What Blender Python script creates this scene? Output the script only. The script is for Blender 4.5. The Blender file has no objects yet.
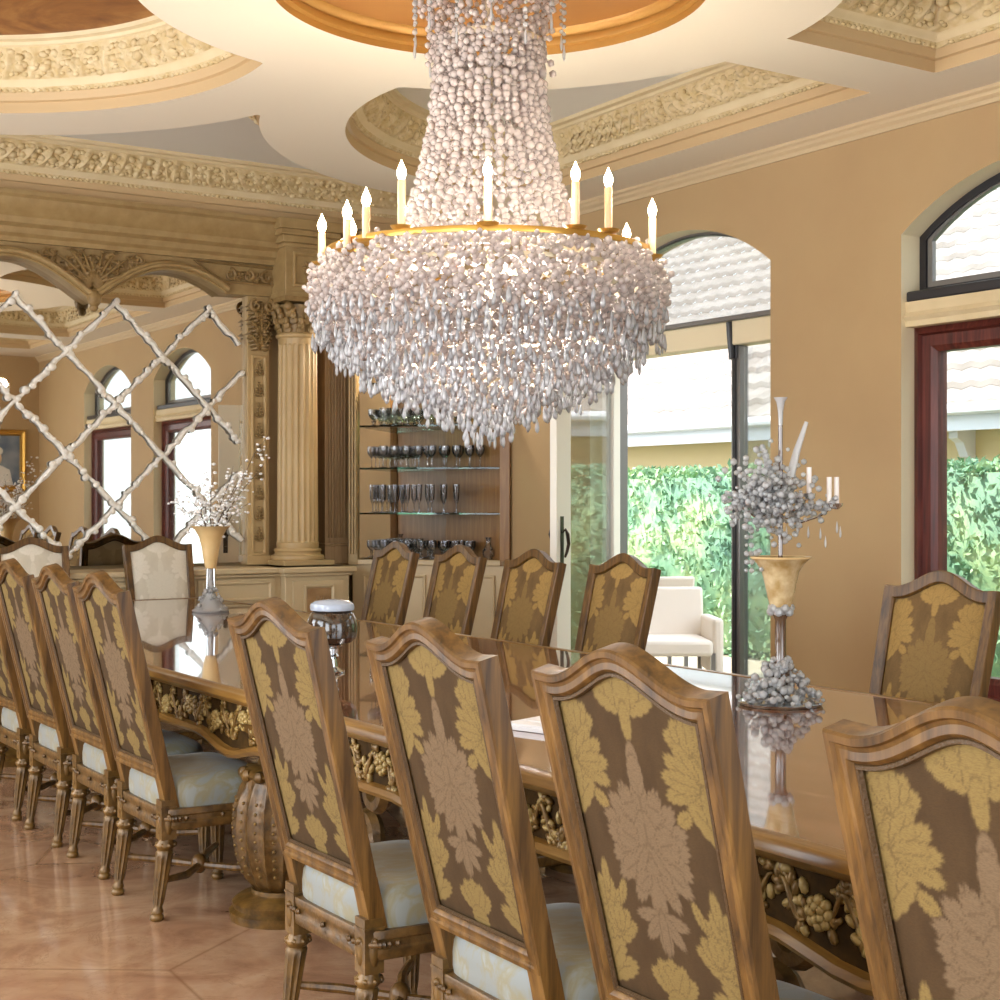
import bpy, bmesh, math, random
import numpy as np
from math import sin, cos, pi, radians, sqrt, atan2
from mathutils import Vector, Matrix
from mathutils.geometry import tessellate_polygon
random.seed(7); rng = np.random.default_rng(7)
SC = bpy.context.scene; COL = SC.collection

# ---------------------------------------------------------------- materials
def lin(h):
    h = h.lstrip('#'); c = [int(h[i:i+2], 16)/255 for i in (0, 2, 4)]
    return tuple((x/12.92 if x <= .04045 else ((x+.055)/1.055)**2.4) for x in c) + (1,)
class NT:
    def __init__(s, name):
        s.m = bpy.data.materials.new(name); s.m.use_nodes = True
        s.t = s.m.node_tree; s.t.nodes.clear()
        s.out = s.n('ShaderNodeOutputMaterial')
    def n(s, typ, **kw):
        nd = s.t.nodes.new(typ)
        for k, v in kw.items():
            if k.startswith('i_'):
                nd.inputs[k[2:].replace('_', ' ')].default_value = v
            else: setattr(nd, k, v)
        return nd
    def l(s, a, b): s.t.links.new(a, b)
    def principled(s, col='#808080', rough=.5, metal=0, **kw):
        p = s.n('ShaderNodeBsdfPrincipled')
        if isinstance(col, str): p.inputs['Base Color'].default_value = lin(col)
        elif hasattr(col, 'links'): s.l(col, p.inputs['Base Color'])
        p.inputs['Roughness'].default_value = rough; p.inputs['Metallic'].default_value = metal
        for k, v in kw.items(): p.inputs[k.replace('_', ' ')].default_value = v
        s.l(p.outputs[0], s.out.inputs[0]); s.p = p; return p
    def coord(s, scale=(1, 1, 1), rot=(0, 0, 0), kind='Object'):
        tc = s.n('ShaderNodeTexCoord'); mp = s.n('ShaderNodeMapping')
        mp.inputs['Scale'].default_value = scale; mp.inputs['Rotation'].default_value = rot
        s.l(tc.outputs[kind], mp.inputs['Vector']); return mp.outputs[0]
    def noise(s, vec, scale=5, detail=4, rough=.5, dist=0):
        n = s.n('ShaderNodeTexNoise'); n.inputs['Scale'].default_value = scale
        n.inputs['Detail'].default_value = detail; n.inputs['Roughness'].default_value = rough
        n.inputs['Distortion'].default_value = dist; s.l(vec, n.inputs['Vector']); return n.outputs['Fac']
    def ramp(s, fac, stops):
        r = s.n('ShaderNodeValToRGB'); e = r.color_ramp.elements
        while len(e) < len(stops): e.new(.5)
        for el, (p, c) in zip(e, stops):
            el.position = p; el.color = lin(c) if isinstance(c, str) else (c, c, c, 1)
        s.l(fac, r.inputs[0]); return r.outputs[0]
    def mix(s, fac, a, b, mode='MIX'):
        m = s.n('ShaderNodeMix', data_type='RGBA', blend_type=mode)
        for sock, v in ((m.inputs['Factor'], fac), (m.inputs['A'], a), (m.inputs['B'], b)):
            pass
        ins = {i.identifier: i for i in m.inputs}
        for key, v in (('Factor_Float', fac), ('A_Color', a), ('B_Color', b)):
            sk = ins[key]
            if hasattr(v, 'links'): s.l(v, sk)
            elif isinstance(v, str): sk.default_value = lin(v)
            else: sk.default_value = v
        return [o for o in m.outputs if o.identifier == 'Result_Color'][0]
    def bump(s, h, strength=.3, dist=.01):
        b = s.n('ShaderNodeBump'); b.inputs['Strength'].default_value = strength
        b.inputs['Distance'].default_value = dist; s.l(h, b.inputs['Height'])
        s.l(b.outputs[0], s.p.inputs['Normal']); return b
M = {}
def simple(name, col, rough=.5, metal=0, nscale=0, var=None, bump=0, bscale=40, **kw):
    t = NT(name)
    if var:
        v = t.coord(); f = t.noise(v, nscale or 3, 5, .55)
        c = t.ramp(f, [(.3, col), (.7, var)]); t.principled(c, rough, metal, **kw)
    else: t.principled(col, rough, metal, **kw)
    if bump:
        v = t.coord(); t.bump(t.noise(v, bscale, 3), bump, .004)
    M[name] = t.m; return t.m

def wood(name, c1, c2, c3, scale=(30, 30, 2.2), rough=.42, coat=.12, dist=1.0):
    t = NT(name); v = t.coord(scale)
    f = t.noise(v, 1.0, 6, .6, dist); c = t.ramp(f, [(.3, c1), (.5, c2), (.72, c3)])
    v2 = t.coord(); g = t.noise(v2, 3.2, 3)
    c = t.mix(t.ramp(g, [(.35, 0.0), (.75, .45)]), c, c1)
    t.principled(c, rough, 0, Coat_Weight=coat, Coat_Roughness=.2, Specular_IOR_Level=.35)
    t.bump(f, .12, .002); M[name] = t.m; return t.m
wood('chair_wood', '#36230c', '#65461f', '#84602f', (44, 44, 3.0), rough=.4, coat=.06, dist=.3)
wood('table_lip', '#5c3c18', '#84602c', '#9c7840', (30, 2.0, 30), .3, .3)
wood('mahogany', '#3a1611', '#5c2720', '#74382c')
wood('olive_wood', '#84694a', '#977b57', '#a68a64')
wood('shelf_back', '#7d5833', '#8f683d', '#a0794a')

simple('wall_paint', '#b59a70', .75, var='#ae9169', nscale=1.2, bump=.05, bscale=14)
simple('ceiling_cream', '#e6dcc8', .6)
simple('ceiling_grey', '#e4e2d8', .7)
simple('crown_cream', '#dccba6', .6, var='#d2bf95', nscale=6)
simple('crown_tan', '#c2a67c', .6)
simple('crown_relief', '#d8c69f', .65, var='#bfa674', nscale=18)
simple('gold_rim', '#b98a45', .4, .3)
simple('carved_wood', '#a88e60', .5, var='#94794d', nscale=12)
simple('carved_dark', '#9a7e50', .5, var='#7d6238', nscale=25)
simple('column_wood', '#bfa373', .45, var='#b39566', nscale=2)
simple('sideboard_paint', '#c9b58f', .42, var='#bda781', nscale=2)
simple('stone_panel', '#b79468', .4, var='#8c6a42', nscale=9)
simple('white_frame', '#e8e2d4', .4)
simple('reveal', '#e4d6b4', .6)
simple('grey_metal', '#7c7a78', .35, .5)
simple('black_frame', '#26262b', .35)
simple('bronze', '#3b3128', .35, .7)
simple('giltwood', '#3d2a10', .38, .15, var='#73542a', nscale=26, bump=.6, bscale=60)
simple('gilt_leg', '#3f2c13', .35, .2, var='#7d5c2a', nscale=20, bump=.35, bscale=45)
simple('gold_leaf', '#8a6a34', .4, .25, var='#5a421c', nscale=40)
simple('flower_gold', '#b29a62', .45, .1, var='#8f7238', nscale=60)
simple('hoop_pale', '#e0cfae', .35, .3)
simple('cornice_tan', '#c6b08c', .65)
simple('frieze_dark', '#2c2011', .8, var='#4a3518', nscale=30, Specular_IOR_Level=.1)
simple('candle_wax', '#e8c79a', .5, Subsurface_Weight=.2)
simple('candle_white', '#efe6df', .5)
simple('brass', '#c69a4c', .28, .8)
simple('silver', '#d5d8da', .12, 1)
simple('cream_glass', '#d8c298', .25, var='#a88750', nscale=22, Coat_Weight=.6)
simple('cream_plain', '#e2c48e', .3, var='#d3b077', nscale=8, Coat_Weight=.5)
simple('lid_white', '#aab6c8', .25, Coat_Weight=.6)
simple('bowl_dark', '#1c130d', .15, var='#4a3a2c', nscale=34, Coat_Weight=.8)
simple('stem_brown', '#5e4632', .12, Coat_Weight=1.0)
simple('paper', '#e9e8ea', .5)
simple('rope_white', '#f4f0e8', .6, var='#dcd3c3', nscale=40, bump=.5, bscale=60)
simple('blossom', '#ece9e6', .5)
simple('twig', '#5d4c3b', .7)
simple('patio_fabric', '#e2d8cd', .8)
simple('house_wall', '#e6cc9c', .8)
simple('fascia', '#e2e1e6', .6)
simple('terrace_stone', '#c9bda9', .8, var='#b8a990', nscale=3)
simple('bark', '#8b8178', .9)
simple('white_cushion', '#dfdcd6', .8)
simple('cord_trim', '#4a3418', .5, .2, bump=.6, bscale=200)
simple('plaster_white', '#dcdcd8', .7)

def glassy(name, tint='#ffffff', refl=1.0, rough=.02):
    t = NT(name); tr = t.n('ShaderNodeBsdfTransparent'); tr.inputs[0].default_value = lin(tint)
    gl = t.n('ShaderNodeBsdfGlossy'); gl.inputs['Roughness'].default_value = rough
    fr = t.n('ShaderNodeFresnel'); fr.inputs[0].default_value = 1.45
    mu = t.n('ShaderNodeMath', operation='MULTIPLY'); t.l(fr.outputs[0], mu.inputs[0]); mu.inputs[1].default_value = refl
    mx = t.n('ShaderNodeMixShader'); t.l(mu.outputs[0], mx.inputs[0]); t.l(tr.outputs[0], mx.inputs[1]); t.l(gl.outputs[0], mx.inputs[2])
    t.l(mx.outputs[0], t.out.inputs[0]); M[name] = t.m
glassy('window_glass', '#f6fafa', .55)
glassy('shelf_glass', '#b9cfc4', 1.0)
def crystal(name, tint, trans=.45, white=.35, gloss=.2, rough=.06):
    t = NT(name)
    d = t.n('ShaderNodeBsdfDiffuse'); d.inputs[0].default_value = lin(tint)
    tl = t.n('ShaderNodeBsdfTranslucent'); tl.inputs[0].default_value = lin(tint)
    tr = t.n('ShaderNodeBsdfTransparent'); tr.inputs[0].default_value = lin('#f2f2f4')
    g = t.n('ShaderNodeBsdfGlossy'); g.inputs['Roughness'].default_value = rough
    a = t.n('ShaderNodeMixShader'); a.inputs[0].default_value = .6; t.l(d.outputs[0], a.inputs[1]); t.l(tl.outputs[0], a.inputs[2])
    b = t.n('ShaderNodeMixShader'); b.inputs[0].default_value = trans; t.l(a.outputs[0], b.inputs[1]); t.l(tr.outputs[0], b.inputs[2])
    lw = t.n('ShaderNodeFresnel'); lw.inputs[0].default_value = 1.5
    ad = t.n('ShaderNodeMath', operation='ADD'); t.l(lw.outputs[0], ad.inputs[0]); ad.inputs[1].default_value = gloss
    c = t.n('ShaderNodeMixShader'); t.l(ad.outputs[0], c.inputs[0]); t.l(b.outputs[0], c.inputs[1]); t.l(g.outputs[0], c.inputs[2])
    t.l(c.outputs[0], t.out.inputs[0]); M[name] = t.m
crystal('bead_quartz', '#fff1ea', .05, gloss=.02, rough=.15)
crystal('drop_crystal', '#fbfcff', .22, gloss=.06)
crystal('crystal_clear', '#ffffff', .3, gloss=.0)
crystal('goblet_glass', '#ffffff', .94, gloss=.02)
def emit(name, col, st):
    t = NT(name); e = t.n('ShaderNodeEmission'); e.inputs[0].default_value = lin(col); e.inputs[1].default_value = st
    t.l(e.outputs[0], t.out.inputs[0]); M[name] = t.m
emit('bulb_glow', '#ffe9c8', 26)

def mirror_mat():
    t = NT('mirror_glass'); t.principled('#e6e2da', .015, 1); M['mirror_glass'] = t.m
mirror_mat()
def marble_floor():
    t = NT('marble_floor'); v = t.coord((1, 1, 1), (0, 0, radians(28)))
    wv = t.n('ShaderNodeTexNoise'); wv.inputs['Scale'].default_value = .5; t.l(v, wv.inputs['Vector'])
    vor = t.n('ShaderNodeTexVoronoi'); vor.feature = 'DISTANCE_TO_EDGE'; vor.inputs['Scale'].default_value = .8
    vc = t.n('ShaderNodeTexVoronoi'); vc.inputs['Scale'].default_value = .8
    vc.inputs['Randomness'].default_value = .75; vor.inputs['Randomness'].default_value = .75
    t.l(v, vor.inputs['Vector']); t.l(v, vc.inputs['Vector'])
    edge = t.ramp(vor.outputs['Distance'], [(.0, .6), (.007, 0.0)])
    f = t.noise(v, 2.3, 8, .62, 1.6)
    c = t.ramp(f, [(.28, '#85604a'), (.45, '#a67f64'), (.6, '#ba9779'), (.75, '#c4a88d')])
    c = t.mix(t.ramp(vc.outputs['Distance'], [(.2, 0.0), (.8, .25)]), c, '#8b6a4c')
    c = t.mix(edge, c, '#7a5538')
    v2 = t.noise(t.coord(), 1.3, 9, .7, 3.0)
    vein = t.ramp(v2, [(.49, 0.0), (.5, .5), (.51, 0.0)])
    c = t.mix(vein, c, '#8c6748')
    t.principled(c, .13, 0, Coat_Weight=.35, Coat_Roughness=.06); M['marble_floor'] = t.m
marble_floor()
def table_top():
    t = NT('table_top'); v = t.coord((6, 1.0, 1))
    f = t.noise(v, 2.4, 8, .65, 1.5)
    c = t.ramp(f, [(.3, '#4a2b1c'), (.5, '#774c34'), (.7, '#98705a')])
    t.principled(c, .08, 0, IOR=2.0, Coat_Weight=.9, Coat_Roughness=.02); M['table_top'] = t.m
    t.bump(t.noise(t.coord((3, 3, 3)), 2, 2), .012, .01)
table_top()
def damask_mat(name, ground, gold, med, dark='#2e2014'):
    t = NT(name)
    a = t.n('ShaderNodeAttribute'); a.attribute_name = 'pattern'
    sp = t.n('ShaderNodeSeparateColor'); t.l(a.outputs['Color'], sp.inputs[0])
    v = t.coord((180, 180, 600)); w = t.noise(v, 1, 2)
    g2 = t.noise(t.coord((9, 9, 3)), 3, 5)
    gr = t.mix(t.ramp(g2, [(.35, 0.0), (.7, .35)]), ground, dark)
    c = t.mix(sp.outputs[0], gr, gold); c = t.mix(sp.outputs[1], c, med)
    c = t.mix(t.ramp(w, [(.3, .22), (.6, 0.0)]), c, dark)
    t.principled(c, .8, 0, Specular_IOR_Level=.15); t.bump(w, .15, .002); M[name] = t.m
damask_mat('damask', '#4a3823', '#7d683e', '#705c45')
damask_mat('damask_front', '#735a38', '#9a7c48', '#83693f')
damask_mat('damask_pale', '#cfc6b4', '#ddd5c6', '#d6cebd', '#b3a994')
def seat_fabric():
    t = NT('seat_fabric'); v = t.coord(); f = t.noise(v, 9, 4, .6, 1.5)
    c = t.ramp(f, [(.44, '#99927f'), (.52, '#84714a'), (.6, '#a39c8c')])
    t.principled(c, .5, 0, Sheen_Weight=.3); t.bump(t.noise(v, 160, 2), .15, .002); M['seat_fabric'] = t.m
seat_fabric()
def seat_fabric_blue():
    t = NT('seat_fabric_blue'); v = t.coord(); f = t.noise(v, 7, 4, .6, 1.5)
    c = t.ramp(f, [(.42, '#7d827f'), (.52, '#817a5e'), (.62, '#888d89')])
    t.principled(c, .45, 0, Sheen_Weight=.3); M['seat_fabric_blue'] = t.m
seat_fabric_blue()
def mural():
    t = NT('mural_paint'); v = t.coord(); f = t.noise(v, 1.8, 8, .6, 2)
    c = t.ramp(f, [(.3, '#6e3f1c'), (.5, '#8f5d2c'), (.65, '#a87840'), (.8, '#5e5340')])
    t.principled(c, .6); M['mural_paint'] = t.m
    t = NT('dome_gold'); v = t.coord(); f = t.noise(v, 1.5, 5)
    c = t.ramp(f, [(.3, '#a8733a'), (.7, '#c38f52')]); t.principled(c, .5, .1); M['dome_gold'] = t.m
    t = NT('silver_relief'); v = t.coord(); n = t.n('ShaderNodeTexVoronoi'); n.inputs['Scale'].default_value = 9
    t.l(v, n.inputs['Vector']); f = t.noise(v, 9, 4, .5, 2.5)
    c = t.ramp(f, [(.35, '#8f8b78'), (.55, '#c9c5b2')]); t.principled(c, .4, .2); t.bump(f, 1, .05); M['silver_relief'] = t.m
    t = NT('roof_tile'); v = t.coord(); f = t.noise(v, 3, 5); c = t.ramp(f, [(.3, '#90857d'), (.7, '#aba099')]); t.principled(c, .8); M['roof_tile'] = t.m
    t = NT('leaf_green'); v = t.coord(); f = t.noise(v, 1.6, 5, .7)
    c = t.ramp(f, [(.3, '#4d7a66'), (.5, '#769c78'), (.62, '#a5bd88'), (.75, '#a0beb0')])
    t.principled(c, .6); M['leaf_green'] = t.m
    t = NT('portrait_canvas'); v = t.coord(); f = t.noise(v, 2.5, 2)
    g = t.n('ShaderNodeTexGradient'); t.l(v, g.inputs[0])
    c = t.ramp(f, [(.4, '#5b6d84'), (.6, '#8c95a0')]); t.principled(c, .5); M['portrait_canvas'] = t.m
mural()

# ---------------------------------------------------------------- mesh builder
class MB:
    def __init__(s): s.v = []; s.f = []; s.mi = []
    def add(s, vs, fs, mi=0):
        o = len(s.v); s.v += [tuple(p) for p in vs]; s.f += [tuple(i+o for i in f) for f in fs]; s.mi += [mi]*len(fs); return s
    def box(s, x0, x1, y0, y1, z0, z1, mi=0):
        vs = [(x, y, z) for z in (z0, z1) for y in (y0, y1) for x in (x0, x1)]
        return s.add(vs, [(0, 2, 3, 1), (4, 5, 7, 6), (0, 1, 5, 4), (2, 6, 7, 3), (0, 4, 6, 2), (1, 3, 7, 5)], mi)
    def hexa(s, b, t, mi=0):   # bottom 4, top 4 points ccw
        return s.add(list(b)+list(t), [(3, 2, 1, 0), (4, 5, 6, 7), (0, 1, 5, 4), (1, 2, 6, 5), (2, 3, 7, 6), (3, 0, 4, 7)], mi)
    def rings(s, R, closed_u=True, cap=True, mi=0):
        n = len(R[0]); vs = [p for r in R for p in r]; fs = []
        for i in range(len(R)-1):
            for j in range(n if closed_u else n-1):
                k = (j+1) % n; fs.append((i*n+j, i*n+k, (i+1)*n+k, (i+1)*n+j))
        if cap: fs.append(tuple(reversed(range(n)))); fs.append(tuple(range((len(R)-1)*n, len(R)*n)))
        return s.add(vs, fs, mi)
    def lathe(s, prof, seg=24, c=(0, 0, 0), flute=None, sx=1, sy=1, mi=0, cap=True):
        R = []
        for r, z in prof:
            ring = []
            for k in range(seg):
                a = 2*pi*k/seg; rr = r
                if flute:
                    nfl, dep, z0, z1 = flute
                    if z0 <= z <= z1: rr = r*(1-dep*abs(sin(nfl*a/2))**.6)
                ring.append((c[0]+rr*cos(a)*sx, c[1]+rr*sin(a)*sy, c[2]+z))
            R.append(ring)
        return s.rings(R, True, cap, mi)
    def tube(s, pts, rad, seg=8, mi=0, cap=True):
        pts = [Vector(p) for p in pts]; R = []; up = None
        for i, p in enumerate(pts):
            d = (pts[min(i+1, len(pts)-1)]-pts[max(i-1, 0)]).normalized()
            if up is None:
                up = Vector((0, 0, 1)) if abs(d.z) < .9 else Vector((1, 0, 0))
            a = d.cross(up).normalized(); b = a.cross(d).normalized(); up = b
            r = rad[i] if hasattr(rad, '__len__') else rad
            R.append([tuple(p+(a*cos(2*pi*k/seg)+b*sin(2*pi*k/seg))*r) for k in range(seg)])
        return s.rings(R, True, cap, mi)
    def ball(s, c, r, sc=(1, 1, 1), seg=10, rows=6, rot=None, mi=0):
        R = []
        for i in range(1, rows):
            th = pi*i/rows; ring = []
            for k in range(seg):
                a = 2*pi*k/seg
                p = Vector((r*sin(th)*cos(a)*sc[0], r*sin(th)*sin(a)*sc[1], r*cos(th)*sc[2]))
                if rot is not None: p = rot @ p
                ring.append((c[0]+p.x, c[1]+p.y, c[2]+p.z))
            R.append(ring)
        n = seg; vs = [p for q in R for p in q]; fs = []
        for i in range(len(R)-1):
            for j in range(n): k = (j+1) % n; fs.append((i*n+j, (i+1)*n+j, (i+1)*n+k, i*n+k))
        t0 = Vector((0, 0, r*sc[2])); b0 = Vector((0, 0, -r*sc[2]))
        if rot is not None: t0 = rot@t0; b0 = rot@b0
        vs.append((c[0]+t0.x, c[1]+t0.y, c[2]+t0.z)); vs.append((c[0]+b0.x, c[1]+b0.y, c[2]+b0.z))
        T = len(vs)-2
        for j in range(n):
            k = (j+1) % n; fs.append((T, j, k)); fs.append((T+1, (len(R)-1)*n+k, (len(R)-1)*n+j))
        return s.add(vs, fs, mi)
    def prism(s, poly, mp, h0, h1, mi=0):  # poly 2D, mp(x,y,h)
        n = len(poly); tri = tessellate_polygon([[Vector((x, y, 0)) for x, y in poly]])
        vs = [mp(x, y, h0) for x, y in poly]+[mp(x, y, h1) for x, y in poly]; fs = []
        for a, b, c in tri: fs.append((a, b, c)); fs.append((n+c, n+b, n+a))
        for i in range(n): j = (i+1) % n; fs.append((i, j, n+j, n+i))
        return s.add(vs, fs, mi)
    def sweep(s, outline, prof, mp, closed=True, mi=0, capprof=False):
        # outline 2D pts, prof [(inset,h)], mp(x,y,h)
        P = np.array(outline, float); n = len(P)
        if closed: prv, nxt = np.roll(P, 1, 0), np.roll(P, -1, 0)
        else: prv = np.vstack([2*P[0]-P[1], P[:-1]]); nxt = np.vstack([P[1:], 2*P[-1]-P[-2]])
        d1 = P-prv; d1 /= np.linalg.norm(d1, axis=1)[:, None]+1e-12
        d2 = nxt-P; d2 /= np.linalg.norm(d2, axis=1)[:, None]+1e-12
        n1 = np.stack([-d1[:, 1], d1[:, 0]], 1); n2 = np.stack([-d2[:, 1], d2[:, 0]], 1)
        mt = (n1+n2)/np.maximum(1+(n1*n2).sum(1), .3)[:, None]
        R = [[mp(P[i, 0]+mt[i, 0]*ins, P[i, 1]+mt[i, 1]*ins, h) for i in range(n)] for ins, h in prof]
        return s.rings(R, closed, False, mi)
    def obj(s, name, mats, parent=None, smooth=True, bevel=0, seg=2, auto=35, loc=None, rot=None, kind=None, label=None):
        me = bpy.data.meshes.new(name); me.from_pydata(s.v, [], s.f)
        if isinstance(mats, str): mats = [mats]
        for m in mats: me.materials.append(M[m])
        if len(mats) > 1: me.polygons.foreach_set('material_index', s.mi)
        bm = bmesh.new(); bm.from_mesh(me)
        bmesh.ops.recalc_face_normals(bm, faces=bm.faces); bm.to_mesh(me); bm.free()
        o = bpy.data.objects.new(name, me); COL.objects.link(o)
        if smooth:
            me.polygons.foreach_set('use_smooth', [True]*len(me.polygons))
            try: me.set_sharp_from_angle(angle=radians(auto))
            except Exception: pass
        if bevel:
            b = o.modifiers.new('bevel', 'BEVEL'); b.width = bevel; b.segments = seg; b.limit_method = 'ANGLE'; b.angle_limit = radians(40)
        if parent: o.parent = parent
        if loc is not None: o.location = loc
        if rot is not None: o.rotation_euler = rot
        if kind: o['kind'] = kind
        if label: o['label'] = label
        return o
def thing(name, label, cat, loc=(0, 0, 0), rz=0, group=None):
    o = bpy.data.objects.new(name, None); COL.objects.link(o); o.location = loc; o.rotation_euler = (0, 0, rz)
    o.empty_display_size = .1
    o['label'] = label; o['category'] = cat
    if group: o['group'] = group
    return o
def tag(o, label, cat, group=None, kind=None):
    o['label'] = label; o['category'] = cat
    if group: o['group'] = group
    if kind: o['kind'] = kind
    return o
def children(o): return [c for c in bpy.data.objects if c.parent == o]
def copy_tree(o, parent=None):
    c = o.copy(); COL.objects.link(c); c.parent = parent
    for ch in children(o): copy_tree(ch, c)
    return c
def ident(x, y, h): return (x, y, h)
# fast many-copy mesh through numpy
def ico(sub=1):
    bm = bmesh.new(); bmesh.ops.create_icosphere(bm, subdivisions=sub, radius=1)
    v = np.array([p.co[:] for p in bm.verts]); f = np.array([[q.index for q in p.verts] for p in bm.faces]); bm.free(); return v, f
def drop_shape(seg=6):
    prof = [(0, 1.0), (.12, .8), (.32, .2), (.42, -.25), (.34, -.65), (0, -1.0)]
    vs = [(0, 0, 1.0)]; fs = []
    for r, z in prof[1:-1]: vs += [(r*cos(2*pi*k/seg), r*sin(2*pi*k/seg), z) for k in range(seg)]
    vs.append((0, 0, -1.0)); L = len(vs)-1; m = len(prof)-2
    for j in range(seg):
        k = (j+1) % seg; fs.append((0, 1+j, 1+k)); fs.append((L, 1+(m-1)*seg+k, 1+(m-1)*seg+j))
        for i in range(m-1):
            a, b, c, d = 1+i*seg+j, 1+i*seg+k, 1+(i+1)*seg+k, 1+(i+1)*seg+j
            fs.append((a, d, c)); fs.append((a, c, b))
    return np.array(vs), np.array(fs)
def scatter(base, pos, scale, rotz=None, tilt=None):
    bv, bf = base; pos = np.asarray(pos, float); n = len(pos); scale = np.asarray(scale, float)
    if scale.ndim == 1: scale = np.repeat(scale[:, None], 3, 1)
    V = bv[None]*scale[:, None, :]
    if tilt is not None:
        c, s_ = np.cos(tilt)[:, None], np.sin(tilt)[:, None]
        y, z = V[..., 1]*c-V[..., 2]*s_, V[..., 1]*s_+V[..., 2]*c; V = np.stack([V[..., 0], y, z], -1)
    if rotz is not None:
        c, s_ = np.cos(rotz)[:, None], np.sin(rotz)[:, None]
        x, y = V[..., 0]*c-V[..., 1]*s_, V[..., 0]*s_+V[..., 1]*c; V = np.stack([x, y, V[..., 2]], -1)
    V = V+pos[:, None, :]
    F = bf[None]+(np.arange(n)*len(bv))[:, None, None]
    return V.reshape(-1, 3), F.reshape(-1, bf.shape[1])
def npobj(name, parts, mats, parent=None, smooth=True, kind=None, label=None):
    vs = []; fs = []; mi = []; o = 0
    for k, (v, f) in enumerate(parts):
        vs.append(v); fs.append(f+o); mi.append(np.full(len(f), k)); o += len(v)
    V = np.concatenate(vs); F = np.concatenate(fs); me = bpy.data.meshes.new(name)
    k = F.shape[1]
    me.vertices.add(len(V)); me.vertices.foreach_set('co', V.ravel().astype(np.float32))
    me.loops.add(F.size); me.loops.foreach_set('vertex_index', F.ravel().astype(np.int32))
    me.polygons.add(len(F)); me.polygons.foreach_set('loop_start', (np.arange(len(F))*k).astype(np.int32))
    if isinstance(mats, str): mats = [mats]
    for m in mats: me.materials.append(M[m])
    if len(mats) > 1: me.polygons.foreach_set('material_index', np.concatenate(mi).astype(np.int32))
    me.update(calc_edges=True)
    if smooth: me.polygons.foreach_set('use_smooth', np.ones(len(F), bool))
    ob = bpy.data.objects.new(name, me); COL.objects.link(ob)
    if parent: ob.parent = parent
    if kind: ob['kind'] = kind
    if label: ob['label'] = label
    return ob
# ---------------------------------------------------------------- room: X runs to the window wall, Y to the mirror wall
XR, YF, ZS, XL, YB = 5.96, 10.1, 3.41, -1.4, -1.0
def struct(o): o['kind'] = 'structure'; return o
fl = MB().box(XL-.2, XR+.25, YB-.2, YF+.2, -.1, 0); struct(fl.obj('floor', 'marble_floor', smooth=False))
def arch(y0, y1, z0, zs, rise, n=24, ins=0):
    y0 += ins; y1 -= ins; zb = z0+(ins if z0 > 0 else 0); rise = rise
    pts = [(y0, zb), (y1, zb)]
    for i in range(n+1):
        t = i/n; y = y1+(y0-y1)*t; u = 2*t-1
        w = (y1-y0)/2; R = (w*w+rise*rise)/(2*rise); z = zs-ins*.3+sqrt(max(R*R-(u*w)**2, 0))-(R-rise)
        pts.append((y, z))
    return pts
OPEN = [(6.32, 8.06, 0.0), (3.62, 5.345, .38), (1.05, 2.85, .38)]
ZSP, RISE = 2.78, .29
def wall_holes(name, outer, holes, mp, t, mats, reveal=True):
    b = MB()
    for h in (0, t):
        polys = [[Vector((x, y, 0)) for x, y in q] for q in [outer]+holes]
        tri = tessellate_polygon(polys); flat = [p for q in polys for p in q]
        b.add([mp(p.x, p.y, h) for p in flat], tri, 0)
    for q in holes:
        n = len(q); b.add([mp(x, y, 0) for x, y in q]+[mp(x, y, t) for x, y in q], [(i, (i+1) % n, n+(i+1) % n, n+i) for i in range(n)], 1)
    n = len(outer); q = outer
    b.add([mp(x, y, 0) for x, y in q]+[mp(x, y, t) for x, y in q], [(i, (i+1) % n, n+(i+1) % n, n+i) for i in range(n)], 0)
    return struct(b.obj(name, mats, smooth=False))
wall_holes('wall_right', [(YB-.2, -.05), (YF+.2, -.05), (YF+.2, 4.2), (YB-.2, 4.2)],
           [arch(y0, y1, max(z0, .001), ZSP, RISE) for y0, y1, z0 in OPEN], lambda a, b, h: (XR+h, a, b), .26, ['wall_paint', 'reveal'])
wall_holes('wall_left', [(YB-.2, -.05), (YF+.2, -.05), (YF+.2, 4.2), (YB-.2, 4.2)],
           [[(y, .5), (y+2.2, .5), (y+2.2, 3.0), (y, 3.0)] for y in (.2, 3.4, 6.6)], lambda a, b, h: (XL-h, a, b), .2, ['wall_paint', 'reveal'])  # unseen left openings are invented, cut to let fill light in
struct(MB().box(XL-.2, XR+.25, YF, YF+.2, -.05, 4.2).obj('wall_far', 'wall_paint', smooth=False))
wall_holes('wall_back', [(XL-.2, -.05), (XR+.25, -.05), (XR+.25, 4.2), (XL-.2, 4.2)], [[(-.9, .3), (1.2, .3), (1.2, 2.9), (-.9, 2.9)], [(2.0, .001), (4.2, .001), (4.2, 2.9), (2.0, 2.9)]],
           lambda a, b, h: (a, YB-h, b), .2, ['wall_paint', 'reveal'])  # openings behind the camera are invented to admit fill light
struct(MB().box(XL-.4, XR+.5, YB-.4, YF+.4, 4.2, 4.3).obj('sun_block_slab', 'plaster_white', smooth=False))  # unseen slab added above the coffers to block sun leaks

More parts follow.
